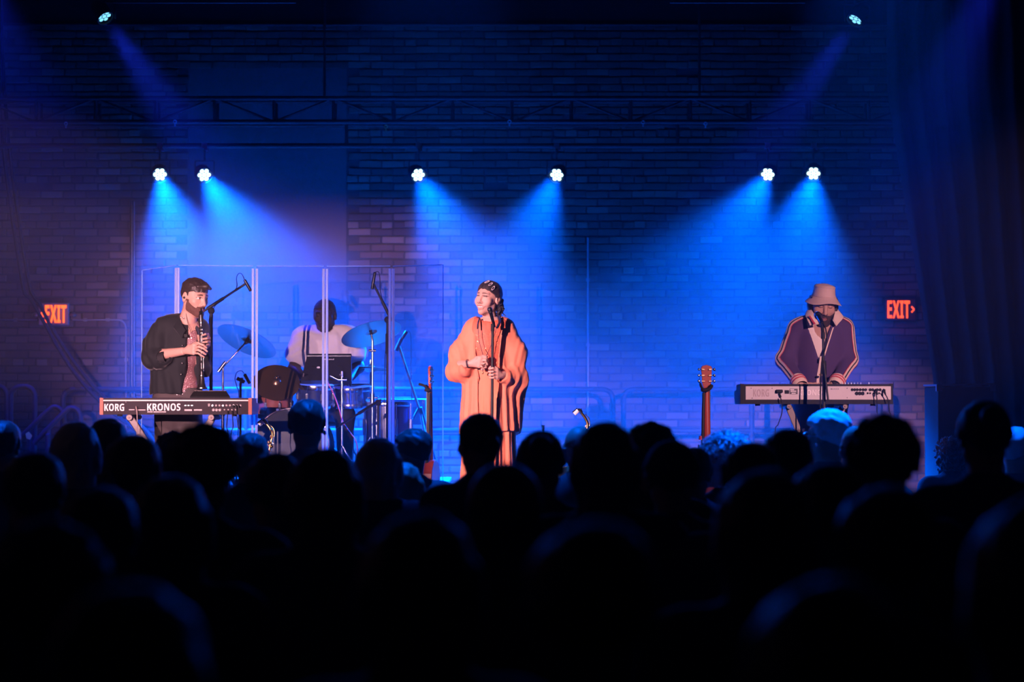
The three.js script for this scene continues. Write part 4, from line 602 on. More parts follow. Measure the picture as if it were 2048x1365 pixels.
// ---------------------------------------------------------------- people: heads and hands
const clamp01 = (t) => t < 0 ? 0 : t > 1 ? 1 : t, sstep = (a, b, t) => { t = clamp01((t - a) / (b - a)); return t * t * (3 - 2 * t); };
function headPrims(neck, o = {}) {
  const w = o.wide ?? 1, p = [
    ell(V(0, .035, -.012), V(.077 * w, .085, .097), .02), ell(V(0, -.025, .028), V(.060 * w, .085, .062), .03),
    cap(V(-.048 * w * (o.fem ? .93 : 1), -.05, 0), V(0, -.092, .060), o.fem ? .016 : .020, o.fem ? .013 : .020, .03), cap(V(.048 * w * (o.fem ? .93 : 1), -.05, 0), V(0, -.092, .060), o.fem ? .016 : .020, o.fem ? .013 : .020, .03), ell(V(0, o.fem ? -.096 : -.100, .068), V(o.fem ? .016 : .021, .015, .015), .022),
    ell(V(-.042 * w, -.015, .056), V(.024, .022, .022), .02), ell(V(.042 * w, -.015, .056), V(.024, .022, .022), .02),
    cap(V(-.040, .031, .070), V(-.008, .030, .085), o.fem ? .009 : .011, o.fem ? .009 : .011, .015), cap(V(.040, .031, .070), V(.008, .030, .085), o.fem ? .009 : .011, o.fem ? .009 : .011, .015),
    cut(ell(V(-.031, .014, .100), V(.018, .012, .018), .012)), cut(ell(V(.031, .014, .100), V(.018, .012, .018), .012)),
    ell(V(-.031, .013, .0765), V(.0135, .0125, .0125), .003), ell(V(.031, .013, .0765), V(.0135, .0125, .0125), .003),
    cap(V(0, .022, .086), V(0, -.028, o.fem ? .105 : .108), .0085, o.fem ? .0108 : .0125, .012), ell(V(-.012, -.033, .096), V(.009, .008, .011), .008), ell(V(.012, -.033, .096), V(.009, .008, .011), .008),
    cap(V(-.023 * (o.smile ? 1.25 : 1), o.smile ? -.055 : -.063, .081), V(0, -.059, .093), .0055, .0065, .008), cap(V(.023 * (o.smile ? 1.25 : 1), o.smile ? -.055 : -.063, .081), V(0, -.059, .093), .0055, .0065, .008),
    cap(V(-.019, -.070, .082), V(0, o.smile ? -.076 : -.073, .090), .006, .0075, .008), cap(V(.019, -.070, .082), V(0, o.smile ? -.076 : -.073, .090), .006, .0075, .008),
    cut(cap(V(-.02, -.066, .099), V(.02, -.066, .099), .0028, .0028, .004)),
    ell(V(-.078 * w, .0, -.012), V(.010, .033, .019), .008), ell(V(.078 * w, .0, -.012), V(.010, .033, .019), .008),
    cut(ell(V(-.088 * w, .004, -.008), V(.007, .018, .010), .005)), cut(ell(V(.088 * w, .004, -.008), V(.007, .018, .010), .005)),
  ];
  if (o.smile) p.push(ell(V(-.036, -.030, .062), V(.020, .020, .018), .03), ell(V(.036, -.030, .062), V(.020, .020, .018), .03));
  p.push(cap(V(0, -.05, -.018), neck, .053 * (o.neck ?? 1), .060 * (o.neck ?? 1), .03));
  return p;
}
// o.skin, o.lip, o.brow, o.eye ('open', 'squint', 'down'), o.gaze; colours are linear triples
function headColor(o) {
  const S = o.skin, mix = (a, b, t) => [a[0] + (b[0] - a[0]) * t, a[1] + (b[1] - a[1]) * t, a[2] + (b[2] - a[2]) * t];
  return (x, y, z) => {
    let c = S; const ax = Math.abs(x);
    if (z > .055) {
      const ey = (y - .013) / (o.eye === 'open' ? .0058 : .0044), ex = (ax - .031) / .0145, e = ex * ex + ey * ey;
      if (o.eye === 'down') { if (Math.abs(y - .007 - .25 * (ax - .031) ** 2 / .015) < .003 && Math.abs(ex) < 1) c = mix(S, o.brow, .8); }
      else if (e < 1) { const g = Math.sign(x) * (ax - .031) - (o.gaze ?? 0); c = Math.abs(g) < .0058 ? [.02, .012, .01] : o.eye === 'squint' ? [.05, .03, .03] : [.62, .56, .52]; } else if (e < 2.2 && y > .013) c = mix(S, o.brow, .75);
      const by = y - (.0345 - .18 * Math.max(0, ax - .03) - .1 * Math.max(0, .02 - ax)); if (ax > .011 && ax < .049 && Math.abs(by) < (o.fem ? .0046 : .0058) * (1 - .5 * sstep(.03, .049, ax))) c = mix(S, o.brow, .85);
      const lw = o.smile ? .027 : .024, my = o.smile ? -.064 + .35 * ax * ax / lw : -.066, q = (x / lw) ** 2 + ((y - my) / (o.smile ? .0112 : .0125)) ** 2;
      if (q < 1 && z > .075) { c = o.lip; if (o.smile && Math.abs(y - my + .001) < .0046 * (1 - (ax / lw) ** 2) && ax < lw * .85) c = [.72, .66, .62]; else if (!o.smile && Math.abs(y + .066) < .0016) c = mix(o.lip, [.03, .01, .01], .7); }
      if (y < -.03 && y > -.041 && ax < .016 && ax > .004 && z > .09) c = mix(S, [.06, .02, .015], .55);
    }
    return c;
  };
}
function makeHead(pos, yaw, pitch, roll, neckW, o) {
  const q = new THREE.Quaternion().setFromEuler(new THREE.Euler(pitch, yaw, roll, 'YXZ')), s = o.scale ?? 1, m = new THREE.Matrix4().compose(pos, q, V(s, s, s)), inv = m.clone().invert(), neck = neckW.clone().applyMatrix4(inv);
  const prims = headPrims(neck, o), f = field(prims), b = bounds(prims, .012);
  const geo = nets(f, b, o.h ?? .0032, headColor(o)).applyMatrix4(m);
  const shell = (thick, clip, warp, h = .0035) => { const g = (x, y, z) => Math.max(f(x, y, z) - thick(x, y, z) + (warp ? warp(x, y, z) : 0), clip(x, y, z)); return nets(g, bounds(prims, .05), h).applyMatrix4(m); };
  return { geo, m, f, prims, shell };
}
const hairLine = (x, y, z) => .066 - .60 * (.085 - z) + .9 * Math.max(0, Math.abs(x) - .04) * (z > .02 ? 1 : 0);   // hair where y is above this
const strandy = (k, a) => (x, y, z) => a * noise(x * k, y * k * .45, z * k * .45);
const beardClip = (o = {}) => (x, y, z) => {
  const ax = Math.abs(x), line = z < .027 ? .024 - (o.low ?? 0) : -.020 - (o.low ?? 0) - (z - .03) * .7, top = ax < .034 && z > .07 ? -.0445 : Math.min(line, -.02 + ax * .2 - (z > .05 ? .022 : 0));
  const lips = .011 - .011 * Math.sqrt((x / .021) ** 2 + ((y + .066) / .0095) ** 2);
  return Math.max(y - top, .004 - z, z > .07 ? lips : -1, -.118 - y, -.085 - (z - .01) * .5 - y);
};
// a hand: wrist, two knuckle ends (index, little), finger paths from their knuckles, thumb path
function makeHand(w, k1, k4, fingers, thumb, skin, r = 1, nail = null) {
  const p = [], K = [0, 1 / 3, 2 / 3, 1].map((t) => k1.clone().lerp(k4, t));
  K.forEach((k) => p.push(cap(w, k, .0155 * r, .0115 * r, .014)));
  p.push(cap(k1, k4, .011 * r, .010 * r, .01));
  fingers.forEach((f, i) => { const pts = [K[i], ...f], R = [.0088, .0092, .0088, .0076][i] * r; for (let j = 0; j + 1 < pts.length; j++) p.push(cap(pts[j], pts[j + 1], R * (1 - .09 * j), R * (.93 - .09 * j), j ? .003 : .006)); });
  const t0 = w.clone().lerp(k1, .35); [t0, ...thumb].forEach((q, j, a) => { if (j + 1 < a.length) p.push(cap(q, a[j + 1], (j ? .0098 : .0135) * r, (j ? .0085 : .0105) * r, .008)); });
  return nets(field(p), bounds(p, .008), .0026, () => skin);
}
const bodyMat = phys(lin(1, 1, 1), .5, { vertexColors: true, specularIntensity: .6 });
const SK = { fair: [.56, .33, .26], warm: [.52, .30, .23], dark: [.035, .020, .015], mid: [.40, .225, .165] };
function dots(f, n, b, size, ok, m, name, parent, base) {     // sequins: small facets scattered on a cloth surface, each turned a little differently
  const g = new THREE.CircleGeometry(size, 6), im = new THREE.InstancedMesh(g, m, n), M = new THREE.Matrix4(), q = new THREE.Quaternion(); let k = 0, tries = 0;
  while (k < n && tries++ < n * 60) {
    let p = V(rr(b.min.x, b.max.x), rr(b.min.y, b.max.y), b.max.z), hit = false; for (let i = 0; i < 50; i++) { const d = f(p.x, p.y, p.z); if (d < .001) { hit = true; break; } p.z -= Math.max(d * .8, .001); if (p.z < b.min.z) break; }
    if (!hit || !ok(p)) continue; const e = .004, d0 = f(p.x, p.y, p.z), nn = V(f(p.x + e, p.y, p.z) - d0, f(p.x, p.y + e, p.z) - d0, f(p.x, p.y, p.z + e) - d0).normalize();
    nn.add(V(rr(-.4, .4), rr(-.4, .4), rr(-.2, .2))).normalize(); q.setFromUnitVectors(V(0, 0, 1), nn); M.compose(p.addScaledVector(nn, .0035).sub(base), q, V(1, 1, 1)); im.setMatrixAt(k++, M);
  }
  im.count = k; im.name = name; im.userData.kind = 'stuff'; parent.add(sh(im)); return im;
}
// ================================================================ the singer in orange
{
  const z0 = 0, J = (x, y, dz = 0) => at(x, y, z0 + dz), base = V(J(980, 800).x, 0, z0), t = thing('person', 'smiling singer in a flowing orange robe holding the microphone stand, three clips in dark hair', 'person', base);
  const skin = SK.fair, neck = J(979, 644, -.01);
  const H = makeHead(J(976.5, 598.5, .02), -.60, -.06, -.10, neck, { skin, lip: [.44, .16, .13], brow: [.045, .02, .016], eye: 'squint', smile: true, fem: true, gaze: .002, scale: .97, neck: .84, wide: .95 });
  const shR = J(943, 660, -.02), elR = J(912, 733, .04), wrR = J(936, 728, .16), shL = J(1014, 660, -.02), elL = J(1036, 748, .05), wrL = J(1001, 751, .19);
  const legs = [cap(J(962, 850, 0), V(J(960, 900).x, .06, 0), .085, .05), cap(J(1000, 850, 0), V(J(1000, 900).x, .06, 0), .085, .05), cap(V(J(960, 900).x, .05, 0), V(J(960, 900).x, .035, .13), .04, .035), cap(V(J(1000, 900).x, .05, 0), V(J(1000, 900).x, .035, .13), .04, .035)];
  const torso = [ell(J(979, 690, -.01), V(.155, .17, .105), .05), cap(J(958, 655, -.01), J(1000, 655, -.01), .055, .055, .06), ell(J(979, 775, -.01), V(.15, .2, .115), .08)];
  const bodyG = nets(field([...torso, cap(neck.clone().setY(neck.y - .02), neck, .05, .05, .04), cap(shR, elR, .045, .038), cap(elR, wrR, .037, .024), cap(shL, elL, .045, .038), cap(elL, wrL, .037, .024), ...legs]), bounds([...torso, cap(elR, elL, .06), cap(wrR, wrL, .06), ...legs, cap(neck, neck, .07)], .02), .011, () => skin);
  // her right hand: loose fist against the dress, fingers folded over a pendant
  const hR = makeHand(wrR, J(962, 716.5, .195), J(958, 733, .185), [[J(972, 715, .20), J(975, 723, .185), J(969, 727, .175)], [J(971, 721, .203), J(974.5, 729, .188), J(968, 732, .176)], [J(968, 728, .20), J(972, 734.5, .187), J(966, 736, .176)], [J(964, 734, .195), J(968, 739, .184), J(963, 739, .175)]], [J(953, 716, .19), J(966, 713, .19), J(973.5, 713.5, .19)], skin, 1.02);
  // her left hand wraps the stand at (983, 747)
  const hL = makeHand(wrL, J(993.5, 738, .222), J(994, 757, .215), [[J(986, 737, .244), J(978.5, 738, .236), J(979, 739.5, .212)], [J(986, 743.5, .246), J(978, 744, .238), J(978.5, 745, .212)], [J(986.5, 750, .244), J(978.5, 750.5, .236), J(979, 751, .212)], [J(987.5, 756, .238), J(980.5, 756.5, .231), J(981, 757, .21)]], [J(995, 738, .20), J(988, 733.5, .2), J(980, 735.5, .205)], skin, .98);
  partW(t, 'body', joinBody([bodyG, H.geo, hR, hL]), bodyMat);
  const HAIR = phys(lin(.018, .011, .012), .62, { sheen: .3, sheenColor: lin(.3, .25, .3) });
  const cap0 = H.shell((x, y, z) => .009 + .004 * sstep(.05, .1, y), (x, y, z) => Math.max(.068 - .62 * (.088 - z) - .6 * Math.max(0, .03 - z) - y + .006 * noise(x * 90, y * 20, z * 20), -.07 - y, .018 - Math.hypot((Math.abs(x) - .08) * .5, y - .002, z + .004)), (x, y, z) => .0035 * noise(x * 130, y * 18, z * 14));
  const curls = []; const hc = V(0, 0, 0);
  for (let i = 0; i < 34; i++) { const a = rr(0, 1), s0 = V(rr(.03, .075), rr(-.04, .02), rr(-.075, -.03)).applyMatrix4(H.m), l = rr(.05, .11), pts = []; const dx = rr(-.01, .03), ph = rr(0, 6.28), R = rr(.006, .011); for (let k = 0; k <= 9; k++) { const u = k / 9; pts.push(V(s0.x + dx * u + Math.cos(ph + u * 11) * R, s0.y - l * u, s0.z + Math.sin(ph + u * 11) * R)); } curls.push(tube(pts, rr(.0028, .0048), 22, 5)); }
  const hair = partW(t, 'hair', cap0, HAIR); partW(hair, 'curls', curls, HAIR).userData.kind = 'stuff';
  const CLIP = mat(lin(.7, .62, .6), .35, { metalness: .2 });
  for (const [lx, ly, lz, ro] of [[.018, .113, .062, .75], [.045, .099, .056, .5], [.064, .075, .047, .3]]) { const n = V(lx, ly - .03, lz + .02).normalize(), p = V(lx, ly, lz).addScaledVector(n, .004), g = new THREE.TorusGeometry(.011, .0028, 6, 20).scale(.62, 1.5, 1).rotateZ(-ro).applyQuaternion(new THREE.Quaternion().setFromUnitVectors(V(0, 0, 1), n)).translate(p.x, p.y, p.z).applyMatrix4(H.m); partW(hair, 'hair_clip', g, CLIP); }
  // dress: bodice and long skirt
  const ORANGE = phys(lin(.74, .225, .115), .75, { sheen: .25, sheenColor: lin(1, .6, .4), bumpMap: fabricBump, bumpScale: .0006 }), DEEPOR = phys(lin(.66, .125, .06), .6, { bumpMap: fabricBump, bumpScale: .001 }), ROBE = phys(lin(.74, .23, .125), .72, { sheen: .3, sheenColor: lin(1, .6, .5), bumpMap: fabricBump, bumpScale: .0006 });
  const ang = (x, z) => Math.atan2(x - base.x, z + .02);
  const bod = [...torso, cap(J(979, 652, -.005), J(979, 646, -.01), .064, .056, .03)];
  const bodice = mesher(bod.map((p) => p), .007, { warp: (x, y, z) => -.014 + .002 * noise(x * 60, y * 25, z * 60), clip: (x, y, z) => Math.max(J(0, 748).y - y, .086 - Math.hypot(x - neck.x, (y - neck.y - .035) * .9, z - neck.z)), pad: .04 });
  partW(t, 'bodice', bodice, DEEPOR);
  const yW = J(0, 740).y, skirtP = [cap(J(979, 735, -.01), V(J(978, 800).x, .10, 0), .152, .205, .02, 1.12)];
  const skirt = mesher(skirtP, .009, { warp: (x, y, z) => { const a = ang(x, z), k = sstep(yW, yW - .35, y); return .010 * k * (Math.sin(a * 13 + 1.6 * noise(y * 1.6, a * 2, 1)) + .5 * Math.sin(a * 29 + 2.5 * noise(y * 2, a, 5))); }, clip: (x, y, z) => Math.max(y - yW, .03 - y), pad: .05 });
  partW(t, 'skirt', skirt, ORANGE);
  // open robe with wide draped sleeves
  const yHem = J(0, 868).y, cx = base.x;
  const robeP = [cap(J(955, 652, -.02), J(1003, 652, -.02), .060, .060, .05), ell(J(979, 690, -.015), V(.172, .2, .125), .05), cap(J(979, 735, -.015), J(979, 880, -.01), .175, .205, .06, 1.15),
    cap(shR, J(921, 706, 0), .058, .070, .05), cap(J(921, 706, 0), J(913, 742, .03), .072, .056, .05), cap(J(912, 742, .04), J(929, 741, .12), .058, .045, .04), cap(J(906, 748, .02), J(930, 752, .05), .035, .03, .05),
    cap(shL, J(1030, 705, 0), .058, .074, .05), cap(J(1030, 705, 0), J(1034, 748, .03), .074, .060, .05), cap(J(1034, 752, .05), J(1009, 755, .15), .060, .045, .04), cap(J(1042, 762, .02), J(1018, 772, .06), .045, .034, .05), cap(J(1038, 770, -.03), J(1030, 850, -.03), .05, .035, .06)];
  const openL = (y) => { const py = 795 - (y - CY) / sc(.12); return J(949 + 7 * sstep(690, 760, py) + 3 * sstep(760, 880, py), 700, .12).x; }, openR = (y) => { const py = 795 - (y - CY) / sc(.12); return J(1003 - 5 * sstep(660, 730, py) - 16 * sstep(760, 860, py), 700, .12).x; };
  const robe = mesher(robeP, .0085, {
    warp: (x, y, z) => { const a = ang(x, z), low = sstep(J(0, 690).y, J(0, 800).y, y), far = sstep(.13, .22, Math.abs(x - cx)); return .0042 * (Math.sin(a * 19 + 2 * noise(y * 2.2, a * 2, 7)) * (.25 + low * 1.3) + .6 * low * Math.sin(a * 37 + 3 * noise(y * 2, a * 3, 9)) + .55 * far * (1 - low * .6) * Math.sin((x * 1.5 + y * (x < cx ? .45 : -.5)) * 105 + 2 * noise(x * 5, y * 5, z * 5))) + .0025 * noise(x * 18, y * 9, z * 18); },
    clip: (x, y, z) => Math.max(z > .0 ? Math.min(x - openL(y), openR(y) - x, y - J(0, 640).y + 1, z - .005) : -1, yHem + .02 * Math.sin(ang(x, z) * 2) - y, .088 - Math.hypot(x - neck.x, (y - J(0, 634).y) * .9, z - neck.z - .02),
      // sleeve mouths
      .037 - Math.hypot(x - wrR.x, y - wrR.y, z - wrR.z), .036 - Math.hypot(x - wrL.x, y - wrL.y, z - wrL.z)), pad: .05 });
  partW(t, 'robe', robe, ROBE);
  for (const [s, pts] of [[-1, [[952, 643], [950, 660], [948.5, 690], [950, 725], [955, 760], [957, 800], [958, 866]]], [1, [[1000, 643], [1003, 660], [1003, 690], [999, 725], [997, 760], [990, 800], [983, 866]]]]) partW(t, 'robe_edge', strip(robe.f, pts.map(([x, y]) => J(x + s * 2.5, y, .0)), () => V(-s * .12, 0, 1), .012, .002, 44, .004), ROBE);
  const SPARK = mat(lin(.85, .42, .2), .28, { metalness: .5 });
  dots(bodice.f, 340, new THREE.Box3(V(J(950, 0).x, J(0, 742).y, 0), V(J(1003, 0).x, J(0, 668).y, .25)), .0022, (p) => { const py = 795 - (p.y - CY) / sc(.1); return (py > 664 && py < 680) || (py > 697 && py < 704) || (py > 725 && py < 742) || noise(p.x * 30, p.y * 30, 3) > .25; }, SPARK, 'sequins', t.children.find((c) => c.name === 'bodice'), base);
  // necklace, lanyard, bracelets, pendant
  const PEARL = mat(lin(.75, .68, .64), .25); const chok = []; for (let i = 0; i <= 22; i++) { const a = -1.5 + 3 * i / 22; chok.push(ball(V(neck.x + Math.sin(a) * .055, neck.y + .002 - Math.cos(a) * .013, neck.z + .004 + Math.cos(a) * .058), .0062, 1, 1, 1, 8)); } partW(t, 'pearl_choker', chok, PEARL).userData.kind = 'stuff';
  const CORD = mat(lin(.02, .018, .045), .5); partW(t, 'headphone_cable', [tube([J(959, 637, .07), J(956, 648, .12), J(955, 658, .135)], .0055, 14, 6), tube([J(997, 634, .06), J(999, 645, .10), J(994, 656, .135)], .009, 14, 6)], CORD); partW(t, 'pendant_cord', [tube([J(956, 658, .135), J(958, 680, .15), J(963, 700, .165), J(967, 714, .2)], .002, 24, 5), tube([J(993, 656, .14), J(986, 680, .15), J(977, 703, .175), J(971, 714, .2)], .002, 24, 5), tube([J(966, 738, .19), J(965.5, 744, .19)], .0025, 4, 5)], CORD); partW(t, 'pendant', [ball(J(965.5, 746, .19), .006, 1, 1.6, 1, 8)], mat(lin(.5, .3, .15), .3, { metalness: .7 }));
  for (const k of [0, 3]) partW(t, 'bracelet', new THREE.TorusGeometry(.030, .0018, 6, 28).applyQuaternion(new THREE.Quaternion().setFromUnitVectors(V(0, 0, 1), J(962, 722, .19).sub(wrR).normalize())).translate(wrR.x - .002 + k * .002, wrR.y, wrR.z - .004 + k * .002), CORD);
  partW(t, 'ring', new THREE.TorusGeometry(.0095, .0022, 6, 18).rotateY(1.2).translate(J(969, 731, .2).x, J(969, 731, .2).y, J(969, 731, .2).z), CHROME);
  partW(t, 'shoes', [rbox(.09, .06, .24, .02, J(960, 900).x, .031, .05), rbox(.09, .06, .24, .02, J(1000, 900).x, .031, .05)], BLACK);
}
// ================================================================ the clarinet player behind the left keyboard
{
  const z0 = -.3, J = (x, y, dz = 0) => at(x, y, z0 + dz), base = V(J(357, 800).x, 0, z0), t = thing('person', 'bearded man in a black velvet shirt playing the clarinet behind the left keyboard', 'person', base);
  const skin = SK.warm, neck = J(374, 650, -.02);
  const H = makeHead(J(389, 597, .02), .86, .20, -.02, neck, { skin, lip: [.36, .11, .10], brow: [.035, .018, .014], eye: 'open', gaze: .002, scale: 1.04 });
  const shR = J(326, 655, .0), elR = J(304, 712, .06), wrR = J(366, 703, .2), shL = J(400, 660, -.16), elL = J(405, 733, -.1), wrL = J(406, 700, .08);
  const torso = [ell(J(364, 685, -.05), V(.165, .19, .115), .06), cap(J(338, 650, -.02), J(398, 652, -.12), .052, .052, .06), ell(J(353, 775, -.05), V(.15, .17, .11), .08)];
  const hipL = J(340, 815, -.05), hipR = J(374, 815, -.07), fl = V(J(334, 900).x, .09, z0 - .03), fr = V(J(386, 900).x, .09, z0 - .07);
  const legs = [cap(hipL, fl, .085, .05), cap(hipR, fr, .085, .05), cap(fl.clone().setY(.05), fl.clone().add(V(0, -.05, .16)), .045, .038), cap(fr.clone().setY(.05), fr.clone().add(V(.04, -.05, .15)), .045, .038)];
  const bodyP = [...torso, cap(neck.clone().add(V(.0, -.04, 0)), neck, .056, .056, .04), cap(shR, elR, .05, .042), cap(elR, wrR, .043, .028), cap(shL, elL, .05, .042), cap(elL, wrL, .043, .027), ...legs];
  const bodyG = mesher(bodyP, .011, { color: () => skin });
  // right hand across the lower joint, left hand above it from behind; the clarinet hangs from (403, 622) to (404, 778)
  const cz = .262, C = (py) => J(402 + (py - 622) * .012, py, cz);
  const hR = makeHand(wrR, J(388, 690, .262), J(387, 707, .262), [[J(398, 687.5, .292), J(407, 691, .296), J(413, 696, .286)], [J(398, 694, .296), J(408, 698, .298), J(414, 703, .287)], [J(397, 700.5, .295), J(406, 705.5, .296), J(411, 709, .286)], [J(396, 707, .290), J(403, 711.5, .290), J(408, 714.5, .282)]], [J(378, 693, .235), J(391, 687, .235), J(402, 686, .238)], skin, 1.04);
  const hL = makeHand(wrL, J(417, 676, .185), J(417, 691, .175), [[J(416, 669, .235), J(411, 669, .272), J(404.5, 671, .284)], [J(419, 677, .235), J(413.5, 677.5, .275), J(405, 678.5, .286)], [J(419, 684, .232), J(413.5, 684.5, .272), J(406, 685, .285)], [J(417, 691, .225), J(412.5, 691.5, .262), J(407, 691.5, .276)]], [J(408, 690, .16), J(398, 680, .205), J(396.5, 672, .232)], skin, 1.0);
  partW(t, 'body', joinBody([bodyG, H.geo, hR, hL]), bodyMat);
  const HAIR = phys(lin(.022, .012, .012), .5, { sheen: .3, sheenColor: lin(.3, .25, .3) }), BEARD = mat(lin(.085, .032, .022), .8);
  const hair = H.shell((x, y, z) => .004 + .013 * sstep(.05, .10, y) + .006 * sstep(.04, .1, z) * sstep(.05, .08, y), (x, y, z) => Math.max(hairLine(x, y, z) - .012 - y + .005 * noise(x * 80, y * 80, z * 80), -.06 - y, .026 - Math.hypot((Math.abs(x) - .082) * .7, (y - .0) * .72, z + .012)), (x, y, z) => .0035 * noise(x * 60, y * 40, z * 25) + .002 * noise(x * 140, y * 90, z * 60));
  const quiff = new THREE.BufferGeometry(); const hm = partW(t, 'hair', hair, HAIR);
  partW(hm, 'quiff', nets(field([cap(V(-.045, .088, .070), V(.005, .096, .096), .014, .016, .02), cap(V(.005, .096, .096), V(.038, .084, .098), .016, .012, .02), cap(V(-.03, .1, .04), V(.03, .104, .055), .018, .018, .02)]), new THREE.Box3(V(-.08, .05, .01), V(.08, .15, .15)), .0035).applyMatrix4(H.m), HAIR);
  partW(t, 'beard', H.shell((x, y, z) => .0025 + .0035 * sstep(-.05, -.10, y), beardClip({ low: .006 }), (x, y, z) => .002 * noise(x * 150, y * 120, z * 150)), BEARD);
  const ear = V(-.088, 0, -.002).applyMatrix4(H.m); partW(t, 'earphone', [ball(ear, .0085, 1, 1, .8, 12)], BLACK); partW(t, 'earphone_cap', [ball(ear.clone().add(V(-.004, .001, .007)), .0042, 1, 1, 1, 8)], CHROME); partW(t, 'earphone_cable', tube([ear, J(370, 606, .04), J(374, 640, .06), J(383, 668, .1)], .0018, 20, 5), CORDB());
  function CORDB() { return mat(lin(.02, .018, .022), .5); }
  const TOP = phys(lin(.26, .12, .13), .45, { bumpMap: fabricBump, bumpScale: .002 });
  const topM = mesher(torso, .007, { warp: (x, y, z) => -.005 + .004 * noise(x * 16, y * 9, z * 16), clip: (x, y, z) => Math.max(J(0, 800).y - y, y - J(0, 661).y - .5 * (z < z0 ? .1 : 0), .052 - Math.hypot(x - J(378, 0).x, (y - J(0, 650).y) * .8, z - z0 - .03)), pad: .04 });
  const top = partW(t, 'sequin_top', topM, TOP);
  dots(topM.f, 620, new THREE.Box3(V(J(356, 0).x, J(0, 796).y, -.3), V(J(396, 0).x, J(0, 664).y, .15)), .0026, () => true, mat(lin(.85, .6, .6), .34, { metalness: .55 }), 'sequins', top, base);
  // velvet shirt, open at the front
  const VELVET = phys(lin(.009, .011, .014), .8, { specularIntensity: .5, sheen: 1, sheenColor: lin(.5, .48, .48), sheenRoughness: .6 });
  const cutL = (py) => 374 - 3 * sstep(660, 700, py) - 9 * sstep(730, 790, py), cutR = (py) => 391 + 2 * sstep(690, 790, py) + 3 * sstep(670, 650, py);
  const shirtP = [ell(J(362, 690, -.05), V(.172, .20, .135), .06), cap(J(336, 650, -.01), J(398, 654, -.12), .052, .052, .06), cap(J(351, 735, -.05), J(347, 782, -.05), .150, .155, .08, 1.15), cap(J(393, 700, .05), J(393, 785, .03), .035, .03, .05),
    cap(shR, J(311, 685, .03), .058, .064, .03), cap(J(311, 685, .03), J(304, 714, .06), .064, .058, .03), cap(J(305, 718, .07), J(329, 716, .13), .052, .043, .03), cap(J(299, 722, .06), J(318, 728, .1), .026, .024, .03),
    cap(shL, J(403, 700, -.13), .056, .056, .03), cap(J(403, 700, -.13), J(405, 737, -.09), .056, .050, .03), cap(J(405, 737, -.09), J(407, 716, .02), .046, .038, .03)];
  const shirt = mesher(shirtP, .0075, {
    warp: (x, y, z) => { const px = 1024 + x / sc(z0), py = 795 - (y - CY) / sc(z0), slv = sstep(322, 308, px), low = sstep(720, 790, py); return -.012 + .0075 * (slv * (1 - 2 * Math.abs(Math.sin((x * 1.1 + y * .35) * 34 + 2.2 * noise(x * 6, y * 6, z * 6)))) + (1 - slv) * (.3 + low) * .8 * Math.sin(x * 75 + y * 12 + 2.5 * noise(x * 5, y * 4, z * 5))) + .003 * noise(x * 14, y * 10, z * 14); },
    clip: (x, y, z) => { const py = 795 - (y - CY) / sc(z0 + .1), l = J(cutL(py), 700, .1).x, r = J(cutR(py), 700, .1).x; return Math.max(z > z0 - .03 && py > 640 ? Math.min(x - l, r - x) : -1, J(0, 791).y + .02 * noise(x * 9, 1, z * 9) - y, .060 - Math.hypot(x - neck.x, (y - J(0, 640).y) * .9, z - z0 - .0), .044 - Math.hypot(x - J(337, 0).x, y - J(0, 714).y, z - z0 - .155)); }, pad: .04 });
  partW(t, 'velvet_shirt', shirt, VELVET);
  partW(t, 'cuff', aim(new THREE.CylinderGeometry(.047, .050, .055, 28, 1, true).translate(0, 0, 0), J(328.5, 716, .125), J(366, 706, .2)), phys(lin(.010, .010, .013), .62, { sheen: 1, sheenColor: lin(.62, .6, .6), sheenRoughness: .3, side: THREE.DoubleSide }));
  // turned-down collar and band
  partW(t, 'collar', loft([J(371, 661, .115), J(364, 648, .075), J(359.5, 632, .0), J(368, 623, -.10), J(382, 626, -.14), J(393, 640, -.09), J(391, 657, .05)], [J(364, 677, .135), J(351, 661, .10), J(344, 646, .01), J(358, 635, -.14), J(384, 636, -.19), J(403, 650, -.12), J(397, 674, .085)], 40, .006), VELVET);
  partW(t, 'collar_stud', [ball(J(362.5, 635.5, .055), .0045, 1, 1, .6, 8)], CHROME); partW(t, 'collar_stud', [ball(J(367, 637, .07), .0045, 1, 1, .6, 8)], CHROME);
  for (const py of [691, 727, 749]) partW(t, 'button', ball(J(cutL(py) - 7, py, .118), .0052, 1, 1, .5, 10), CHROME);
  partW(t, 'radio_pack', rbox(.026, .024, .012, .004, J(377, 672).x, J(377, 673).y, z0 + .115), BLACK);
  const TR = mat(lin(.055, .042, .043), .85, { bumpMap: fabricBump, bumpScale: .001 });
  partW(t, 'trousers', mesher([cap(J(340, 790, -.05), J(372, 790, -.06), .115, .115, .05), cap(hipL, fl, .105, .07, .05), cap(hipR, fr, .105, .07, .04)], .010, { warp: (x, y, z) => .005 * noise(x * 14, y * 8, z * 14) - .004, clip: (x, y, z) => Math.max(.07 - y, y - J(0, 776).y) }), TR);
  partW(t, 'shoes', [fl, fr].map((f, i) => rbox(.095, .07, .28, .03, f.x + i * .02, .036, f.z + .06)), BLACK);
  // the clarinet is a thing of its own
  const c = thing('clarinet', 'black clarinet with silver keys held by the bearded man in velvet', 'clarinet', C(778)), EBON = mat(lin(.012, .011, .012), .3), SILV = mat(lin(.42, .40, .39), .25, { metalness: 1 });
  const L = (py, dx = 0, dz = 0) => C(py).add(V(dx, 0, dz)).sub(C(778)), seg = (a, b, prof) => latheOn(prof.map(([r, u]) => [r, u * C(a).distanceTo(C(b))]), L(a), L(b), 22);
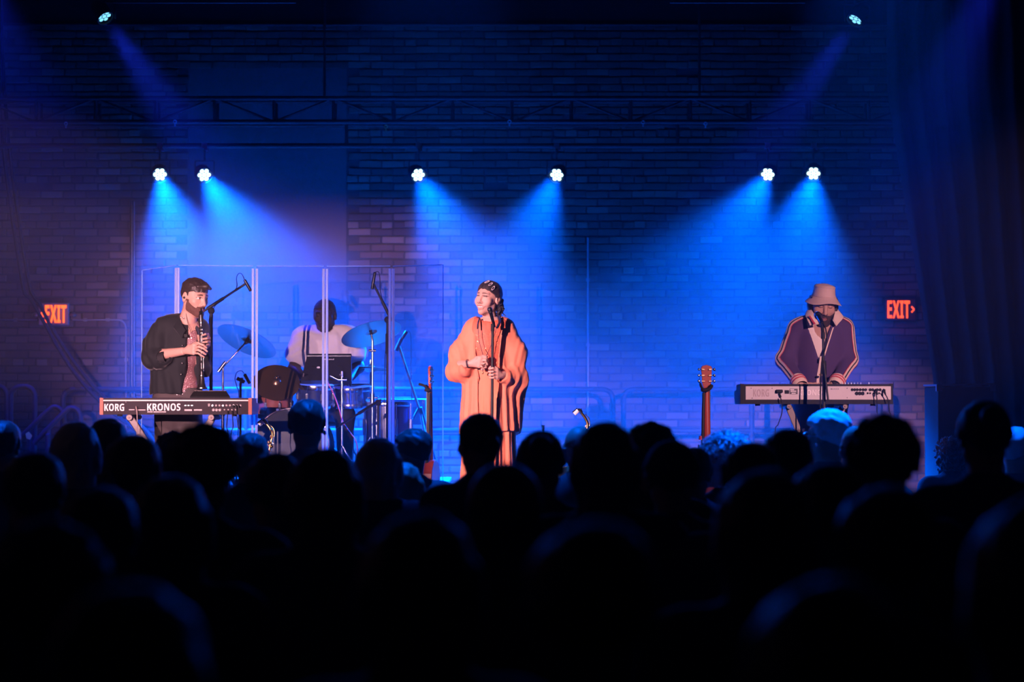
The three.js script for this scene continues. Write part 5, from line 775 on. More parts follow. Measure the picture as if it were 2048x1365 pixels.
  part(c, 'mouthpiece', rod(L(629, 0, -.01), L(617, -.006, -.05), .0115, .006), EBON); part(c, 'ligature', rod(L(630, 0, -.008), L(624.5, -.002, -.02), .0145), SILV);
  part(c, 'barrel', seg(646, 629, [[.0135, 0], [.0165, .1], [.0155, .5], [.0165, .9], [.013, 1]]), EBON); part(c, 'upper_joint', seg(694, 646, [[.0125, 0], [.0125, 1]]), EBON); part(c, 'lower_joint', seg(752, 694, [[.0135, 0], [.0125, 1]]), EBON);
  part(c, 'bell', seg(779, 752, [[.0, 0], [.036, 0], [.038, .04], [.030, .18], [.021, .45], [.017, .8], [.0145, 1]]), EBON);
  for (const [py, r] of [[646, .0165], [694, .0155], [752, .0165], [776.5, .0375]]) part(c, 'ring', aim(new THREE.CylinderGeometry(r, r, .006, 26), L(py), L(py - 10)), SILV);
  for (const [py, dx] of [[656, 0], [663, .004], [670, .003], [724, 0], [741, .001]]) part(c, 'key_cup', latheOn([[0, 0], [.0085, 0], [.0085, .004], [0, .006]], L(py, dx, .014), L(py, dx, 1), 16), SILV);
  for (const [a, b, dx] of [[652, 690, .008], [706, 742, .014]]) part(c, 'key_rod', [rod(L(a, dx, .011), L(b, dx, .011), .0022, .0022, 6), ball(L(a, dx, .011), .004, 1, 1, 1, 8), ball(L(b, dx, .011), .004, 1, 1, 1, 8)], SILV);
  for (const py of [660, 712]) part(c, 'key_lever', rod(L(py, -.012, .012), L(py + 3, .013, .014), .0025, .0025, 6), SILV);
}
// ================================================================ the drummer
{
  const z0 = -2.2, J = (x, y, dz = 0) => at(x, y, z0 + dz), base = V(J(652, 800).x, .34, z0 - .2), t = thing('person', 'drummer in a white t-shirt sitting behind the clear drum shield', 'person', base);
  const skin = SK.dark, neck = J(652, 664, -.03);
  const H = makeHead(J(649.5, 632.5, .0), -.12, .14, .02, neck, { skin, lip: [.045, .02, .018], brow: [.008, .006, .006], eye: 'down', scale: 1.08, neck: 1.05 });
  const shA = J(607, 676, -.02), elA = J(588, 738, .05), wrA = J(613, 762, .3), shB = J(697, 676, -.02), elB = J(717, 735, .05), wrB = J(694, 764, .3), torso = [ell(J(652, 705, -.04), V(.19, .2, .125), .06), cap(J(622, 672, -.02), J(682, 672, -.02), .062, .062, .06), ell(V(J(652, 0).x, 1.02, z0 - .08), V(.175, .17, .14), .08)];
  const hp = (s) => V(base.x + s * .1, .93, z0 - .14), kn = (s) => V(base.x + s * .17, .86, z0 + .26), ft = (s) => V(base.x + s * .17, .42, z0 + .22);
  const legs = [-1, 1].flatMap((s) => [cap(hp(s), kn(s), .09, .065, .05), cap(kn(s), ft(s), .062, .042), cap(ft(s), ft(s).add(V(0, -.03, .16)), .042, .038)]);
  const fist = (w, s) => makeHand(w, w.clone().add(V(-s * .03, .012, .075)), w.clone().add(V(s * .035, .0, .07)), [0, 1, 2, 3].map((i) => { const k = w.clone().add(V(-s * .03 + s * .065 * i / 3, .012 - .004 * i, .075)); return [k.clone().add(V(0, -.004, .03)), k.clone().add(V(0, -.03, .028)), k.clone().add(V(0, -.032, .0))]; }), [w.clone().add(V(-s * .035, -.01, .045)), w.clone().add(V(-s * .025, -.028, .075))], skin, 1.05);
  partW(t, 'body', joinBody([mesher([...torso, cap(neck.clone().add(V(0, -.04, 0)), neck, .06, .06, .04), cap(shA, elA, .055, .045), cap(elA, wrA, .045, .03), cap(shB, elB, .055, .045), cap(elB, wrB, .045, .03), ...legs], .012, { color: () => skin }), H.geo, fist(wrA, -1), fist(wrB, 1)]), bodyMat);
  partW(t, 'hair', H.shell(() => .004, (x, y, z) => Math.max(hairLine(x, y, z) - y, Math.abs(x) > .07 && y < .03 ? .01 : -1), (x, y, z) => .0015 * noise(x * 200, y * 200, z * 200)), mat(lin(.006, .005, .006), .8));
  const TEE = mat(lin(.56, .48, .45), .85, { bumpMap: fabricBump, bumpScale: .001 });
  partW(t, 't_shirt', mesher([...torso, cap(shA, shA.clone().lerp(elA, .50), .082, .090, .05), cap(shB, shB.clone().lerp(elB, .50), .082, .090, .05)], .009, { warp: (x, y, z) => -.016 + .006 * Math.sin(y * 60 + 3 * noise(x * 8, y * 5, z * 8)) * noise(x * 6, y * 6, 2) + .005 * noise(x * 12, y * 9, z * 12), clip: (x, y, z) => Math.max(.90 - y, .072 - Math.hypot(x - neck.x, (y - J(0, 660).y) * .85, z - neck.z - .03)), pad: .04 }), TEE);
  partW(t, 'trousers', mesher(legs.filter((_, i) => i % 3 < 2).concat(cap(hp(-1), hp(1), .11, .11, .05)), .012, { warp: () => -.014, clip: (x, y, z) => .44 - y }), mat(lin(.006, .006, .010), .9));
  partW(t, 'shoes', [-1, 1].map((s) => rbox(.09, .07, .27, .03, ft(s).x, .378, ft(s).z + .07)), BLACK);
  for (const [w, s] of [[wrA, -1], [wrB, 1]]) { const d = thing('drumstick', s < 0 ? 'drumstick in the drummer\'s hand at the left of the dark pad' : 'drumstick in the drummer\'s hand at the right of the dark pad', 'drumstick', w.clone()); part(d, 'stick', latheOn([[0, 0], [.007, .004], [.0075, .2], [.0045, .36], [.003, .375], [.005, .383], [.004, .394], [0, .396]], V(s * .03, -.014, .02), V(-s * .02, .05, .4), 10), mat(lin(.5, .34, .2), .5)); }
}
// ================================================================ the man in the bucket hat
{
  const z0 = -.3, J = (x, y, dz = 0) => at(x, y, z0 + dz), base = V(J(1640, 800).x, 0, z0), t = thing('person', 'bearded man in a beige bucket hat and striped track jacket playing the right keyboard', 'person', base);
  const skin = SK.mid, neck = J(1645, 648, -.04);
  const H = makeHead(J(1646, 613, .03), .03, .24, -.07, neck, { skin, lip: [.26, .10, .085], brow: [.04, .02, .016], eye: 'down', scale: 1.07, neck: 1.1, wide: 1.02 });
  const shA = J(1594, 657, -.02), elA = J(1569, 722, .03), wrA = J(1599, 768, .24), shB = J(1688, 657, -.02), elB = J(1697, 722, .03), wrB = J(1672, 768, .24);
  const torso = [ell(J(1642, 695, -.03), V(.195, .2, .135), .06), cap(J(1612, 653, -.02), J(1676, 653, -.02), .06, .06, .06), ell(J(1640, 775, -.03), V(.18, .2, .14), .08)];
  const hl = J(1620, 815, -.05), hr = J(1662, 815, -.05), fl = V(J(1612, 900).x, .09, z0 - .05), fr = V(J(1672, 900).x, .09, z0 - .05);
  const legs = [cap(hl, fl, .095, .055), cap(hr, fr, .095, .055), cap(fl.clone().setY(.05), fl.clone().add(V(0, -.05, .16)), .046, .04), cap(fr.clone().setY(.05), fr.clone().add(V(.02, -.05, .16)), .046, .04)];
  const play = (w, s) => { const k1 = w.clone().add(V(s * .075, -.004, -.0)), P = (i) => k1.clone().add(V(-s * .006 * i, -.003 * i, -.024 * i)); return makeHand(w, P(0), P(3), [0, 1, 2, 3].map((i) => { const k = P(i); return [k.clone().add(V(s * .035, .006, .0)), k.clone().add(V(s * .058, -.01, .0)), k.clone().add(V(s * .066, -.03, .0))]; }), [w.clone().add(V(s * .04, -.01, .03)), w.clone().add(V(s * .085, -.022, .03))], skin, 1.05); };
  partW(t, 'body', joinBody([mesher([...torso, cap(neck.clone().add(V(0, -.05, 0)), neck, .062, .062, .04), cap(shA, elA, .056, .046), cap(elA, wrA, .046, .031), cap(shB, elB, .056, .046), cap(elB, wrB, .046, .031), ...legs], .011, { color: () => skin }), H.geo, play(wrA, 1), play(wrB, -1)]), bodyMat);
  partW(t, 'beard', H.shell((x, y, z) => .0045 + .005 * sstep(-.04, -.09, y), beardClip({ low: -.006 }), (x, y, z) => .003 * noise(x * 150, y * 120, z * 150)), mat(lin(.035, .017, .014), .8));
  partW(t, 'hair', H.shell((x, y, z) => .012, (x, y, z) => Math.max(hairLine(x, y, z) - .05 - y, -.06 - y, y - .06, z - .03), strandy(80, .005)), mat(lin(.02, .012, .012), .6));
  // bucket hat
  const HATC = mat(lin(.46, .33, .29), .85, { bumpMap: fabricBump, bumpScale: .0015, side: THREE.DoubleSide });
  const hatAt = (g) => g.scale(.84, .76, 1.0).rotateX(-.10).translate(0, .062, -.008).applyMatrix4(H.m);
  const cr = []; for (let i = 0; i <= 14; i++) { const u = i / 14; cr.push([.094 - .012 * u - .004 * Math.sin(u * 3), .085 * u]); } for (let i = 1; i <= 8; i++) { const a = i / 8 * Math.PI / 2; cr.push([.082 * Math.cos(a), .085 + .026 * Math.sin(a)]); }
  const wob = (g) => { const p = g.attributes.position; for (let i = 0; i < p.count; i++) { const x = p.getX(i), y = p.getY(i), z = p.getZ(i), r = Math.hypot(x, z); p.setY(i, y + (r > .098 ? 1 : .15) * (r > .098 ? (r - .098) / .05 : 1) * (-.012 * Math.abs(x) / .14 + .010 * Math.sin(Math.atan2(x, z) * 3 + .6))); } g.computeVertexNormals(); return g; };
  const hat = partW(t, 'bucket_hat', hatAt(wob(lathe(cr, 48))), HATC);
  partW(hat, 'brim', [hatAt(wob(lathe([[.094, .004], [.105, -.012], [.122, -.030], [.140, -.046], [.1405, -.049], [.137, -.049], [.12, -.034], [.1, -.014], [.092, .0]], 56)))], HATC); partW(hat, 'seam', [hatAt(ring(V(0, .004, 0), .0945, .0016, 56)), hatAt(ring(V(0, .084, 0), .083, .0014, 56))], mat(lin(.36, .25, .22), .9));
  // track jacket
  const JACK = phys(lin(.050, .024, .085), .9, { sheen: .3, sheenColor: lin(.4, .3, .5), bumpMap: fabricBump, bumpScale: .0006 }), CRM = mat(lin(.66, .50, .41), .75, { bumpMap: fabricBump, bumpScale: .001 }), REDS = mat(lin(.50, .035, .055), .7), INKS = mat(lin(.014, .012, .02), .7), TEEM = mat(lin(.66, .55, .50), .8);
  const vx = (py) => { const u = clamp01((py - 645) / 72); return [1617 + (1637.5 - 1617) * u ** 1.1, 1669 - (1669 - 1641) * u ** .75]; };
  const jackP = [ell(J(1641, 695, -.03), V(.205, .215, .160), .06), cap(J(1608, 650, -.02), J(1678, 650, -.02), .060, .060, .05), cap(J(1640, 740, -.03), J(1638, 800, -.03), .185, .175, .08, 1.2),
    cap(shA, elA, .066, .058, .035), cap(elA, wrA, .058, .044, .035), cap(shB, elB, .066, .058, .035), cap(elB, wrB, .058, .044, .035)];
  const jk = mesher(jackP, .0078, { warp: (x, y, z) => .006 * Math.sin((y + .25 * Math.abs(x - base.x)) * 48 + 3 * noise(x * 5, y * 5, z * 5)) * (noise(x * 4, y * 5, 9) * .8 + .2) + .004 * noise(x * 14, y * 10, z * 14), clip: (x, y, z) => { const py = 795 - (y - CY) / sc(z0 + .14), [l, r] = vx(py); return Math.max(z > z0 + .02 && py < 718 ? Math.min(x - J(l, 700, .14).x, J(r, 700, .14).x - x) : -1, J(0, 800).y - y, .078 - Math.hypot(x - neck.x, (y - J(0, 640).y) * .9, z - z0 - .02), ...[wrA, wrB].map((w) => .052 - Math.hypot(x - w.x, y - w.y, z - w.z))); }, pad: .04 });
  partW(t, 'track_jacket', jk, JACK);
  const tee = partW(t, 't_shirt', mesher(torso, .009, { warp: (x, y, z) => -.003 + .003 * noise(x * 14, y * 8, z * 14), clip: (x, y, z) => Math.max(J(0, 790).y - y, Math.abs(x - J(1642, 0).x) - .115, .078 - Math.hypot(x - neck.x, (y - J(0, 647).y) * .62, z - z0 - .07)), pad: .03 }), TEEM);
  const colIn = [J(1637.5, 648.5, .155), J(1630, 632, .115), J(1622.5, 616.5, .0), J(1634, 610, -.10), J(1656, 611, -.10), J(1669, 618, .0), J(1666, 640, .125)], colOut = [J(1620, 651, .165), J(1615, 641, .12), J(1611.5, 627, .0), J(1630, 622, -.16), J(1660, 623, -.16), J(1686, 634, .02), J(1673, 652, .135)];
  partW(t, 'collar', loft(colIn, colOut, 44, .008), CRM);
  partW(t, 'collar_stripe', slab([J(1617.5, 633, .125), J(1620.5, 632, .125), J(1631, 648, .20), J(1627.5, 649, .20)], .006), REDS);
  const edge = (l) => { const i = l ? 0 : 1; return Array.from({ length: 9 }, (_, k) => { const py = 650 + k * 8.1; return J(vx(py)[i] + (l ? -1.2 : 1.2), py, .0); }); };
  for (const l of [true, false]) partW(t, 'piping', strip(jk.f, edge(l), () => V(0, .05, 1), .008, .004, 30, .006), CRM);
  partW(t, 'zip_band', strip(jk.f, [J(1637, 714, 0), J(1634, 735, 0), J(1631, 755, 0), J(1630, 790, 0)], () => V(0, 0, 1), .019, .004, 20, .004), CRM); partW(t, 'zip_pull', [rbox(.012, .03, .008, .003, J(1636, 719).x, J(1636, 719).y, z0 + .20)], CHROME); partW(t, 'badge', ball(J(1642, 750, .185), .011, 1.3, .8, .4, 12), mat(lin(.5, .3, .12), .4, { metalness: .6 }));
  for (const [s, sh0, el, wr, nk] of [[-1, shA, elA, wrA, J(1619, 637, 0)], [1, shB, elB, wrB, J(1672, 640, 0)]]) {
    const path = [nk.clone().add(V(0, .0, -.02)), sh0.clone().lerp(nk, .45), sh0, sh0.clone().lerp(el, .35), sh0.clone().lerp(el, .7), el, el.clone().lerp(wr, .3), el.clone().lerp(wr, .62), el.clone().lerp(wr, .9)];
    const out = (u) => u < .3 ? V(s * (.25 + u * 2), 1 - u * 2.2, .5) : u < .62 ? V(s * .80, .10, .62) : V(s * (.72 - (u - .62) * .8), .05 - (u - .62) * .1, .75);
    partW(t, 'sleeve_stripe', strip(jk.f, path, out, .046, .003, 60, .003), REDS); partW(t, 'sleeve_stripe', strip(jk.f, path, out, .038, .0045, 60, .003), CRM); partW(t, 'sleeve_stripe', strip(jk.f, path, out, .009, .006, 60, .003), INKS);
    const d = wr.clone().sub(el).normalize(), c0 = el.clone().lerp(wr, .80), cuff = partW(t, 'cuff', latheOn([[.050, 0], [.056, .01], [.057, .05], [.050, .085], [.044, .088], [.043, .07], [.046, .01]], c0, wr.clone().addScaledVector(d, 1), 30), CRM);
    for (const k of [.028, .052]) partW(cuff, 'cuff_band', latheOn([[.0565, -.006], [.0585, -.004], [.0585, .004], [.0565, .006]], c0.clone().addScaledVector(d, k), wr.clone().addScaledVector(d, 1), 30), REDS);
  }
  partW(t, 'watch', latheOn([[.040, -.012], [.042, 0], [.040, .012]], wrB.clone().add(V(-.012, 0, 0)), wrB.clone().add(V(-1, .02, 0)), 24), BLACK);
  partW(t, 'jeans', mesher([cap(J(1618, 795, -.04), J(1662, 795, -.04), .125, .125, .05), cap(hl, fl, .115, .08, .05), cap(hr, fr, .115, .08, .04)], .011, { warp: (x, y, z) => .005 * noise(x * 14, y * 8, z * 14), clip: (x, y, z) => Math.max(.07 - y, y - J(0, 784).y) }), mat(lin(.012, .018, .06), .85));
  partW(t, 'shoes', [fl, fr].map((f) => rbox(.1, .07, .29, .03, f.x, .036, f.z + .06)), BLACK);
}
// ---------------------------------------------------------------- the audience, standing with their backs to the camera on the lower floor
{
  const FL = -.8, HM = {}, hairM = (n) => HM[n] ??= phys(lin(...{ black: [.008, .007, .007], brown: [.05, .028, .018], fair: [.30, .22, .14], grey: [.42, .42, .43], white: [.62, .63, .65] }[n]), .55, { sheen: .3, sheenColor: lin(.6, .6, .6) });
  const tops = [[.012, .012, .015], [.03, .02, .02], [.015, .02, .035], [.05, .05, .055], [.02, .012, .018]].map((c) => mat(lin(...c), .9)), PANTS = mat(lin(.01, .01, .014), .9), CAPM = mat(lin(.02, .02, .025), .8);
  const skin = [.34, .20, .15], turnBack = new THREE.Matrix4().makeRotationY(Math.PI);
  const headAt = V(0, 1.632, -.02), cache = {};
  // one of each kind is built (1.75 m tall), every other one is a copy with its own size, turn, hair colour and clothes
  function proto(kind, yaw, arm) {
    const key = [kind, yaw, arm].join(); if (cache[key]) return cache[key];
    const neck = V(0, 1.50, 0), H = makeHead(headAt, Math.PI + yaw, .02, 0, neck, { skin, lip: [.3, .1, .09], brow: [.04, .02, .015], eye: 'open', scale: 1, h: .0055 });
    const torso = [ell(V(0, 1.24, 0), V(.185, .22, .12), .06), cap(V(-.15, 1.40, 0), V(.15, 1.40, 0), .065, .065, .08), ell(V(0, .98, 0), V(.165, .18, .125), .08)];
    const arms = [], hands = []; for (const s of [-1, 1]) { const up = arm && s > 0, el = up ? V(.26, 1.16, -.02) : V(s * .245, 1.13, .02), w = up ? V(.17, 1.36, -.17) : V(s * .235, .89, -.06); arms.push([V(s * .19, 1.39, 0), el, w]); const d = up ? V(-.1, .95, -.3) : V(0, -1, -.15), k = w.clone().addScaledVector(d.normalize(), .085), f = [0, 1, 2, 3].map((i) => { const b = k.clone().add(V(0, 0, -.025 + .018 * i)); return [b.clone().addScaledVector(d, .035).add(V(-s * .01, 0, 0)), b.clone().addScaledVector(d, .058).add(V(-s * .025, 0, 0))]; }); hands.push(makeHand(w, k.clone().add(V(0, 0, -.025)), k.clone().add(V(0, 0, .03)), f, [w.clone().addScaledVector(d, .05).add(V(-s * .02, 0, -.035)), w.clone().addScaledVector(d, .075).add(V(-s * .03, 0, -.04))], skin)); }
    const leg = [-1, 1].map((s) => [V(s * .09, .93, 0), V(s * .1, .08, .02)]);
    const limb = (r) => arms.flatMap(([a, e, w]) => [cap(a, e, .052 * r, .042 * r, .04), cap(e, w, .042 * r, .03 * r, .03)]), low = leg.flatMap(([a, b]) => [cap(a, b, .085, .05, .04), cap(b.clone().setY(.05), b.clone().add(V(0, -.04, -.16)), .045, .038)]);
    const body = joinBody([mesher([...torso, cap(neck.clone().setY(1.42), neck, .058, .056, .05), ...limb(1), ...low], .016, { color: () => skin }), H.geo, ...hands]);
    const top = mesher([...torso, cap(V(0, 1.44, .01), V(0, 1.455, 0), .075, .07, .05), ...limb(1.25)], .015, { warp: (x, y, z) => -.018 + .006 * noise(x * 12, y * 8, z * 12), clip: (x, y, z) => Math.max(.86 - y, ...arms.map(([, , w]) => .04 - Math.hypot(x - w.x, y - w.y, z - w.z))) });
    const pants = mesher([...low.filter((_, i) => i % 2 === 0), cap(V(-.07, .95, 0), V(.07, .95, 0), .115, .115, .05)], .018, { warp: () => -.015, clip: (x, y, z) => Math.max(.06 - y, y - .98) });
    const shoes = leg.map(([, b]) => rbox(.09, .07, .27, .025, b.x, .036, b.z - .06));
    const parts = { body, top, pants, shoes: join(shoes), hair: null, extra: [] }, all = (x, y, z) => hairLine(x, y, z) - y;
    const S = (t, clip, warp, h = .007) => H.shell(t, clip, warp, h);
    if (kind === 'short') parts.hair = S((x, y, z) => .012 + .012 * sstep(0, .1, y), (x, y, z) => Math.max(all(x, y, z), -.075 - y), strandy(60, .006));
    if (kind === 'messy') parts.hair = S((x, y, z) => .020 + .014 * sstep(0, .1, y), (x, y, z) => Math.max(all(x, y, z), -.085 - y), (x, y, z) => .012 * noise(x * 38, y * 30, z * 38) + .006 * noise(x * 90, y * 60, z * 90), .005);
    if (kind === 'bald') parts.hair = S(() => .003, (x, y, z) => Math.max(y - .01, -.07 - y, z + .01), null);
    if (kind === 'bob') parts.hair = S((x, y, z) => .030 - .006 * sstep(.0, .1, y), (x, y, z) => Math.max(-.15 - y, Math.min(z - .02, .055 - y)), strandy(55, .007));
    if (kind === 'long') parts.hair = nets(field([ell(V(0, .03, -.02), V(.098, .102, .115), .03), cap(V(0, -.05, -.055), V(0, -.24, -.075), .085, .07, .06, 1.3), cut(ell(V(0, -.03, .12), V(.07, .105, .09), .02))]), new THREE.Box3(V(-.14, -.34, -.2), V(.14, .16, .14)), .006).applyMatrix4(H.m);
    if (kind === 'bun') { parts.hair = S(() => .013, (x, y, z) => Math.max(all(x, y, z), -.07 - y), strandy(70, .004)); parts.extra.push(['hair_bun', nets(field([ell(V(0, .075, -.135), V(.042, .04, .04), .02)]), new THREE.Box3(V(-.07, 0, -.2), V(.07, .14, -.07)), .005).applyMatrix4(H.m), 'hair']); }
    if (kind === 'ponytail') { parts.hair = S(() => .010, (x, y, z) => Math.max(all(x, y, z), -.06 - y), strandy(70, .004)); parts.extra.push(['ponytail', nets(field([cap(V(0, .03, -.12), V(.02, .0, -.155), .02, .026, .02), cap(V(.02, .0, -.155), V(.03, -.13, -.13), .026, .012, .02)]), new THREE.Box3(V(-.06, -.2, -.22), V(.1, .1, -.06)), .005).applyMatrix4(H.m), 'hair']); }
    if (kind === 'cap') { parts.hair = S(() => .010, (x, y, z) => Math.max(all(x, y, z), -.06 - y, y - .045), strandy(70, .004)); parts.extra.push(['baseball_cap', join([S(() => .019, (x, y, z) => .034 - y + .12 * z, null), nets(field([cap(V(-.03, .05, .1), V(.03, .05, .1), .055, .055, .01), ell(V(0, .05, .13), V(.07, .02, .06), .02)].slice(1)), new THREE.Box3(V(-.09, .02, .04), V(.09, .08, .21)), .006).applyMatrix4(H.m)].map((g) => g)), 'cap']); }
    if (kind === 'curly' || kind === 'afro') { const k = kind === 'afro' ? .055 : .036; parts.hair = S((x, y, z) => k, (x, y, z) => Math.max(-.11 - y, Math.min(z - .03, .06 - y)), (x, y, z) => .016 * noise(x * 34, y * 34, z * 34) + .012 * noise(x * 75, y * 75, z * 75), .006); const cl = []; for (let i = 0; i < 150; i++) { const u = rr(-1, 1), a = rr(0, 6.283), q = Math.sqrt(1 - u * u), n = V(q * Math.cos(a), Math.abs(u) * .9 + .1, q * Math.sin(a)).normalize(); if (n.z > .5 && n.y < .5) continue; const p0 = V(n.x * (.075 + k), .03 + n.y * (.08 + k), -.012 + n.z * (.095 + k)), ph = rr(0, 6.28), pts = []; for (let j = 0; j < 7; j++) pts.push(p0.clone().addScaledVector(n, j * .0045).add(V(Math.cos(ph + j * 1.5) * .007, Math.sin(ph + j * 1.5) * .006, Math.sin(ph + j * 1.3) * .006))); cl.push(tube(pts, .0022, 10, 4)); } parts.extra.push(['curls', join(cl).applyMatrix4(H.m), 'hair', 'stuff']); }
    parts.m = H.m; return cache[key] = parts;
  }
  const WIDTH = { short: .182, messy: .205, bald: .160, bob: .212, long: .2, bun: .176, ponytail: .172, cap: .188, curly: .235, afro: .27 };
  const stood = [];
  function person(px, top, width, kind, hair, label, { yaw = 0, turn = 0, cloth = 0, glasses, glint, group, arm = false } = {}) {
    const P = proto(kind, yaw, arm); let z = 6, s = 1; const TOP = { afro: 1.80, curly: 1.785, messy: 1.775, bun: 1.775 }[kind] ?? 1.765;
    for (let i = 0; i < 12; i++) { const y = at(px, top, z).y - FL; s = y / TOP; z = CZ - F * WIDTH[kind] * s / width; }
    const X = at(px, top, z).x; if (group && stood.some((q) => Math.hypot(q.x - X, (q.z - z) * 1.25) < .52)) return null; stood.forEach((q) => { const d = Math.hypot(q.x - X, (q.z - z) * 1.25); if (d < .42) (() => 0)('close', label, '|', q.label, d.toFixed(2), z.toFixed(2), q.z.toFixed(2)); }); stood.push({ x: X, z, label });
    const t = thing('person', label, 'person', V(X, FL, z), group, turn); t.scale.setScalar(s);
    part(t, 'body', P.body, bodyMat); part(t, 'top', P.top, tops[cloth % tops.length]); part(t, 'trousers', P.pants, PANTS); part(t, 'shoes', P.shoes, BLACK);
    if (P.hair) part(t, 'hair', P.hair, hairM(hair));
    for (const [n, g, m, k] of P.extra) { const o = part(t, n, g, m === 'cap' ? CAPM : hairM(hair)); if (k) o.userData.kind = k; }
    if (glasses) { const f = []; for (const q of [-1, 1]) { f.push(new THREE.TorusGeometry(.021, .0022, 6, 22).scale(1.15, .9, 1).translate(q * .031, .012, .1), rod(V(q * .055, .015, .098), V(q * .084, .012, -.005), .0025)); } f.push(rod(V(-.01, .014, .104), V(.01, .014, .104), .002)); part(t, 'glasses', join(f).applyMatrix4(P.m), glasses === 'bright' ? STEEL : BLACK); }
    if (glint) part(t, 'earring', ball(V(glint * .088, -.028, -.002).applyMatrix4(P.m), .009, 1, 1.3, 1, 10), CHROME);
    return { t, z, s };
  }
  const A = [
    [4, 846, 72, 'short', 'black', 'person in the dark at the left frame edge, only half the head in view', { cloth: 1 }],
    [214, 842, 88, 'bob', 'brown', 'person with dim blue-lit rounded hair behind the one with the plastic cup', { cloth: 2 }],
    [345, 869, 74, 'messy', 'brown', 'person with dim bluish hair half hidden behind the spiky black hair at left', { cloth: 3 }],
    [500, 870, 72, 'short', 'brown', 'person with rim-lit short hair right of the spiky black hair, below the saxophone', { cloth: 0 }],
    [614, 803, 72, 'short', 'brown', 'tall person with tousled blue-rimmed hair in front of the bass drum', { cloth: 1, glint: -1 }],
    [757, 881, 92, 'bob', 'grey', 'person with bright blue-edged grey hair left of the one in glasses', { cloth: 2 }],
    [824, 861, 66, 'short', 'brown', 'person in dark glasses looking left at the right end of the drum shield', { yaw: .9, glasses: 'dark', cloth: 3 }],
    [806, 931, 82, 'bob', 'fair', 'short person with blue-lit fair hair low in front of the one in dark glasses', { cloth: 4 }],
    [1159, 848, 62, 'bald', 'grey', 'bald person with a blue rim of light right of the singer', { cloth: 0 }],
    [1452, 868, 104, 'afro', 'white', 'person with a cloud of blue-lit curly hair below the red guitar', { cloth: 2 }],
    [1656, 822, 76, 'short', 'white', 'white-haired person in glasses looking left before the silver-backed keyboard', { yaw: .8, glasses: 'bright', glint: 1, cloth: 3 }],
    [1716, 846, 68, 'bald', 'grey', 'balding person with a bright blue rim right of the white-haired one', { cloth: 1, glint: -1 }],
    [1902, 877, 58, 'curly', 'brown', 'person with small blue-lit curls left of the tall dark figure at right', { cloth: 2 }],
    [2034, 858, 66, 'short', 'grey', 'person at the right frame edge beside the tall dark figure', { cloth: 0, glasses: 'bright', yaw: -.7 }],
    [265, 876, 108, 'short', 'black', 'black silhouette of a round head below the left end of the black keyboard', { cloth: 0 }],
    [404, 857, 142, 'messy', 'black', 'black silhouette with spiky hair below the middle of the black keyboard', { cloth: 1 }],
    [963, 825, 86, 'ponytail', 'black', 'black silhouette with a small ponytail right in front of the singer', { cloth: 2, turn: .5 }],
    [1081, 856, 96, 'bun', 'black', 'black silhouette just right of the singer\'s hem', { cloth: 3 }],
    [1210, 851, 134, 'bob', 'black', 'wide black silhouette in front of the bald blue-rimmed person', { cloth: 0 }],
    [1300, 852, 104, 'messy', 'black', 'black silhouette in the middle of the open blue stage, left of the red guitar', { cloth: 4 }],
    [1344, 884, 108, 'cap', 'black', 'black silhouette in a baseball cap left of the curly blue hair', { cloth: 1 }],
    [1388, 900, 72, 'short', 'brown', 'person with a faint blue rim just left of the curly blue hair', { cloth: 2 }],
    [1576, 864, 96, 'short', 'black', 'black silhouette left of the white-haired person, under the crossed keyboard stand', { cloth: 0 }],
    [1502, 891, 112, 'short', 'black', 'black silhouette right of and below the curly blue hair', { cloth: 3 }],
    [1766, 839, 142, 'messy', 'black', 'black silhouette with shaggy hair below the right end of the silver-backed keyboard', { cloth: 1 }],
    [1970, 795, 104, 'bun', 'black', 'tall black silhouette near the right frame edge in front of the equipment case', { cloth: 0 }],
    [1532, 950, 196, 'bob', 'brown', 'large near silhouette with a dim blue edge and a bright glint, lower right', { cloth: 2, glint: 1 }],
    [648, 904, 150, 'bob', 'black', 'large black silhouette below the tousled hair in front of the bass drum', { cloth: 2 }],
    [2090, 1010, 300, 'bob', 'brown', 'near silhouette cut by the right frame edge with a dim blue edge', { cloth: 4 }],
    [1665, 1178, 340, 'bob', 'black', 'nearest big round silhouette at the bottom right with a faint edge', { cloth: 3 }],
    [66, 912, 120, 'short', 'black', 'black silhouette low at the far left in front of the stair rails', { cloth: 3 }],
  ];
  for (const a of A) person(...a);
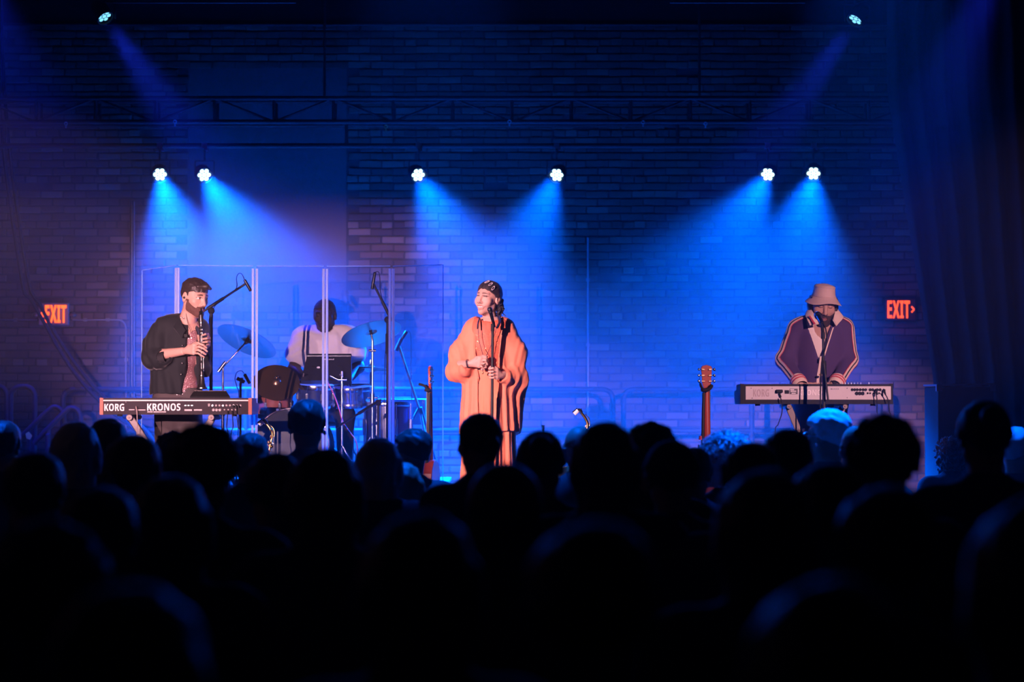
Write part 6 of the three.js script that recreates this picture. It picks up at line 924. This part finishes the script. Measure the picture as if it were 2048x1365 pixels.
  // everyone else is black against black
  for (const [px, top, w, k] of [[196, 985, 150, 'short'], [548, 912, 108, 'short'], [340, 960, 160, 'bob'], [738, 948, 140, 'short'], [905, 905, 112, 'short'], [1010, 925, 150, 'long'], [1130, 930, 140, 'short'], [1260, 930, 160, 'bob'], [1660, 935, 150, 'short'], [1860, 930, 140, 'bob'], [1780, 985, 190, 'short'], [1960, 985, 170, 'long'], [90, 1060, 230, 'messy'], [470, 1040, 230, 'short'], [840, 1040, 240, 'bob'], [1190, 1060, 250, 'short'], [1420, 1090, 260, 'short'], [640, 1130, 300, 'long'], [1010, 1170, 330, 'short'], [250, 1190, 320, 'bob'], [1330, 1210, 330, 'messy'], [1930, 1200, 320, 'short']])
    person(px, top, w, k, 'black', 'unlit audience member seen from behind, black against black in the lower half', { cloth: px % 5, group: 'audience members lost in the dark', turn: rr(-.2, .2) });
  // the one with a plastic cup raised beside the face
  const c = person(150, 850, 98, 'bob', 'grey', 'person with pale bobbed hair holding a plastic cup, at the left', { arm: true, cloth: 2 });
  const hand = V(.155, 1.455, -.20).multiplyScalar(c.s).add(c.t.position), q = thing('plastic_cup', 'clear plastic cup glowing blue, held up by the person with pale bob', 'cup', hand.clone().add(V(0, -.02, -.03)));
  part(q, 'cup', lathe([[0, 0], [.028, 0], [.036, .135], [.0345, .135], [.0268, .004], [0, .004]], 28), phys(lin(.9, .95, 1), .25, { transmission: .7, thickness: 0, ior: 1.45 })); part(q, 'drink', lathe([[0, .005], [.026, .005], [.0325, .105], [0, .105]], 24), phys(lin(.75, .8, .85), .4, { transmission: .4, thickness: 0 }));
  // added unseen blue lamps: rim the front rows in place of stage pars
  for (const [x, I, l] of [[-3.0, 150, 'left'], [-.4, 240, 'middle'], [1.9, 640, 'right']]) {
    const p = V(x, 4.6, 3.1), t = thing('par_light', 'added blue rim lamp above the front rows, out of frame, ' + l + ' one', 'stage light', p), d = V(0, -Math.cos(.25), Math.sin(.25)), q2 = new THREE.Quaternion().setFromUnitVectors(V(0, 1, 0), d);
    part(t, 'can', latheOn([[0, -.17], [.05, -.17], [.074, -.1], [.074, .012], [.067, .012], [.067, -.02], [0, -.02]], V(0, 0, 0), d, 24), BLACKMETAL); part(t, 'lamp_lens', new THREE.CircleGeometry(.06, 20).rotateX(-Math.PI / 2).applyQuaternion(q2).translate(d.x * -.012, d.y * -.012, d.z * -.012), mat(lin(.1, .2, .2), .4, { emissive: lin(.1, .5, 1), emissiveIntensity: 3 }));
    part(t, 'hanger', rod(V(0, .08, -.06), V(0, 1.0, -.06), .01), BLACKMETAL);
    spot(t, BLUE, I, d.clone().multiplyScalar(.03), d.clone().multiplyScalar(3), 16.5, .45, 3);
  }
}
renderer.render(scene, camera);
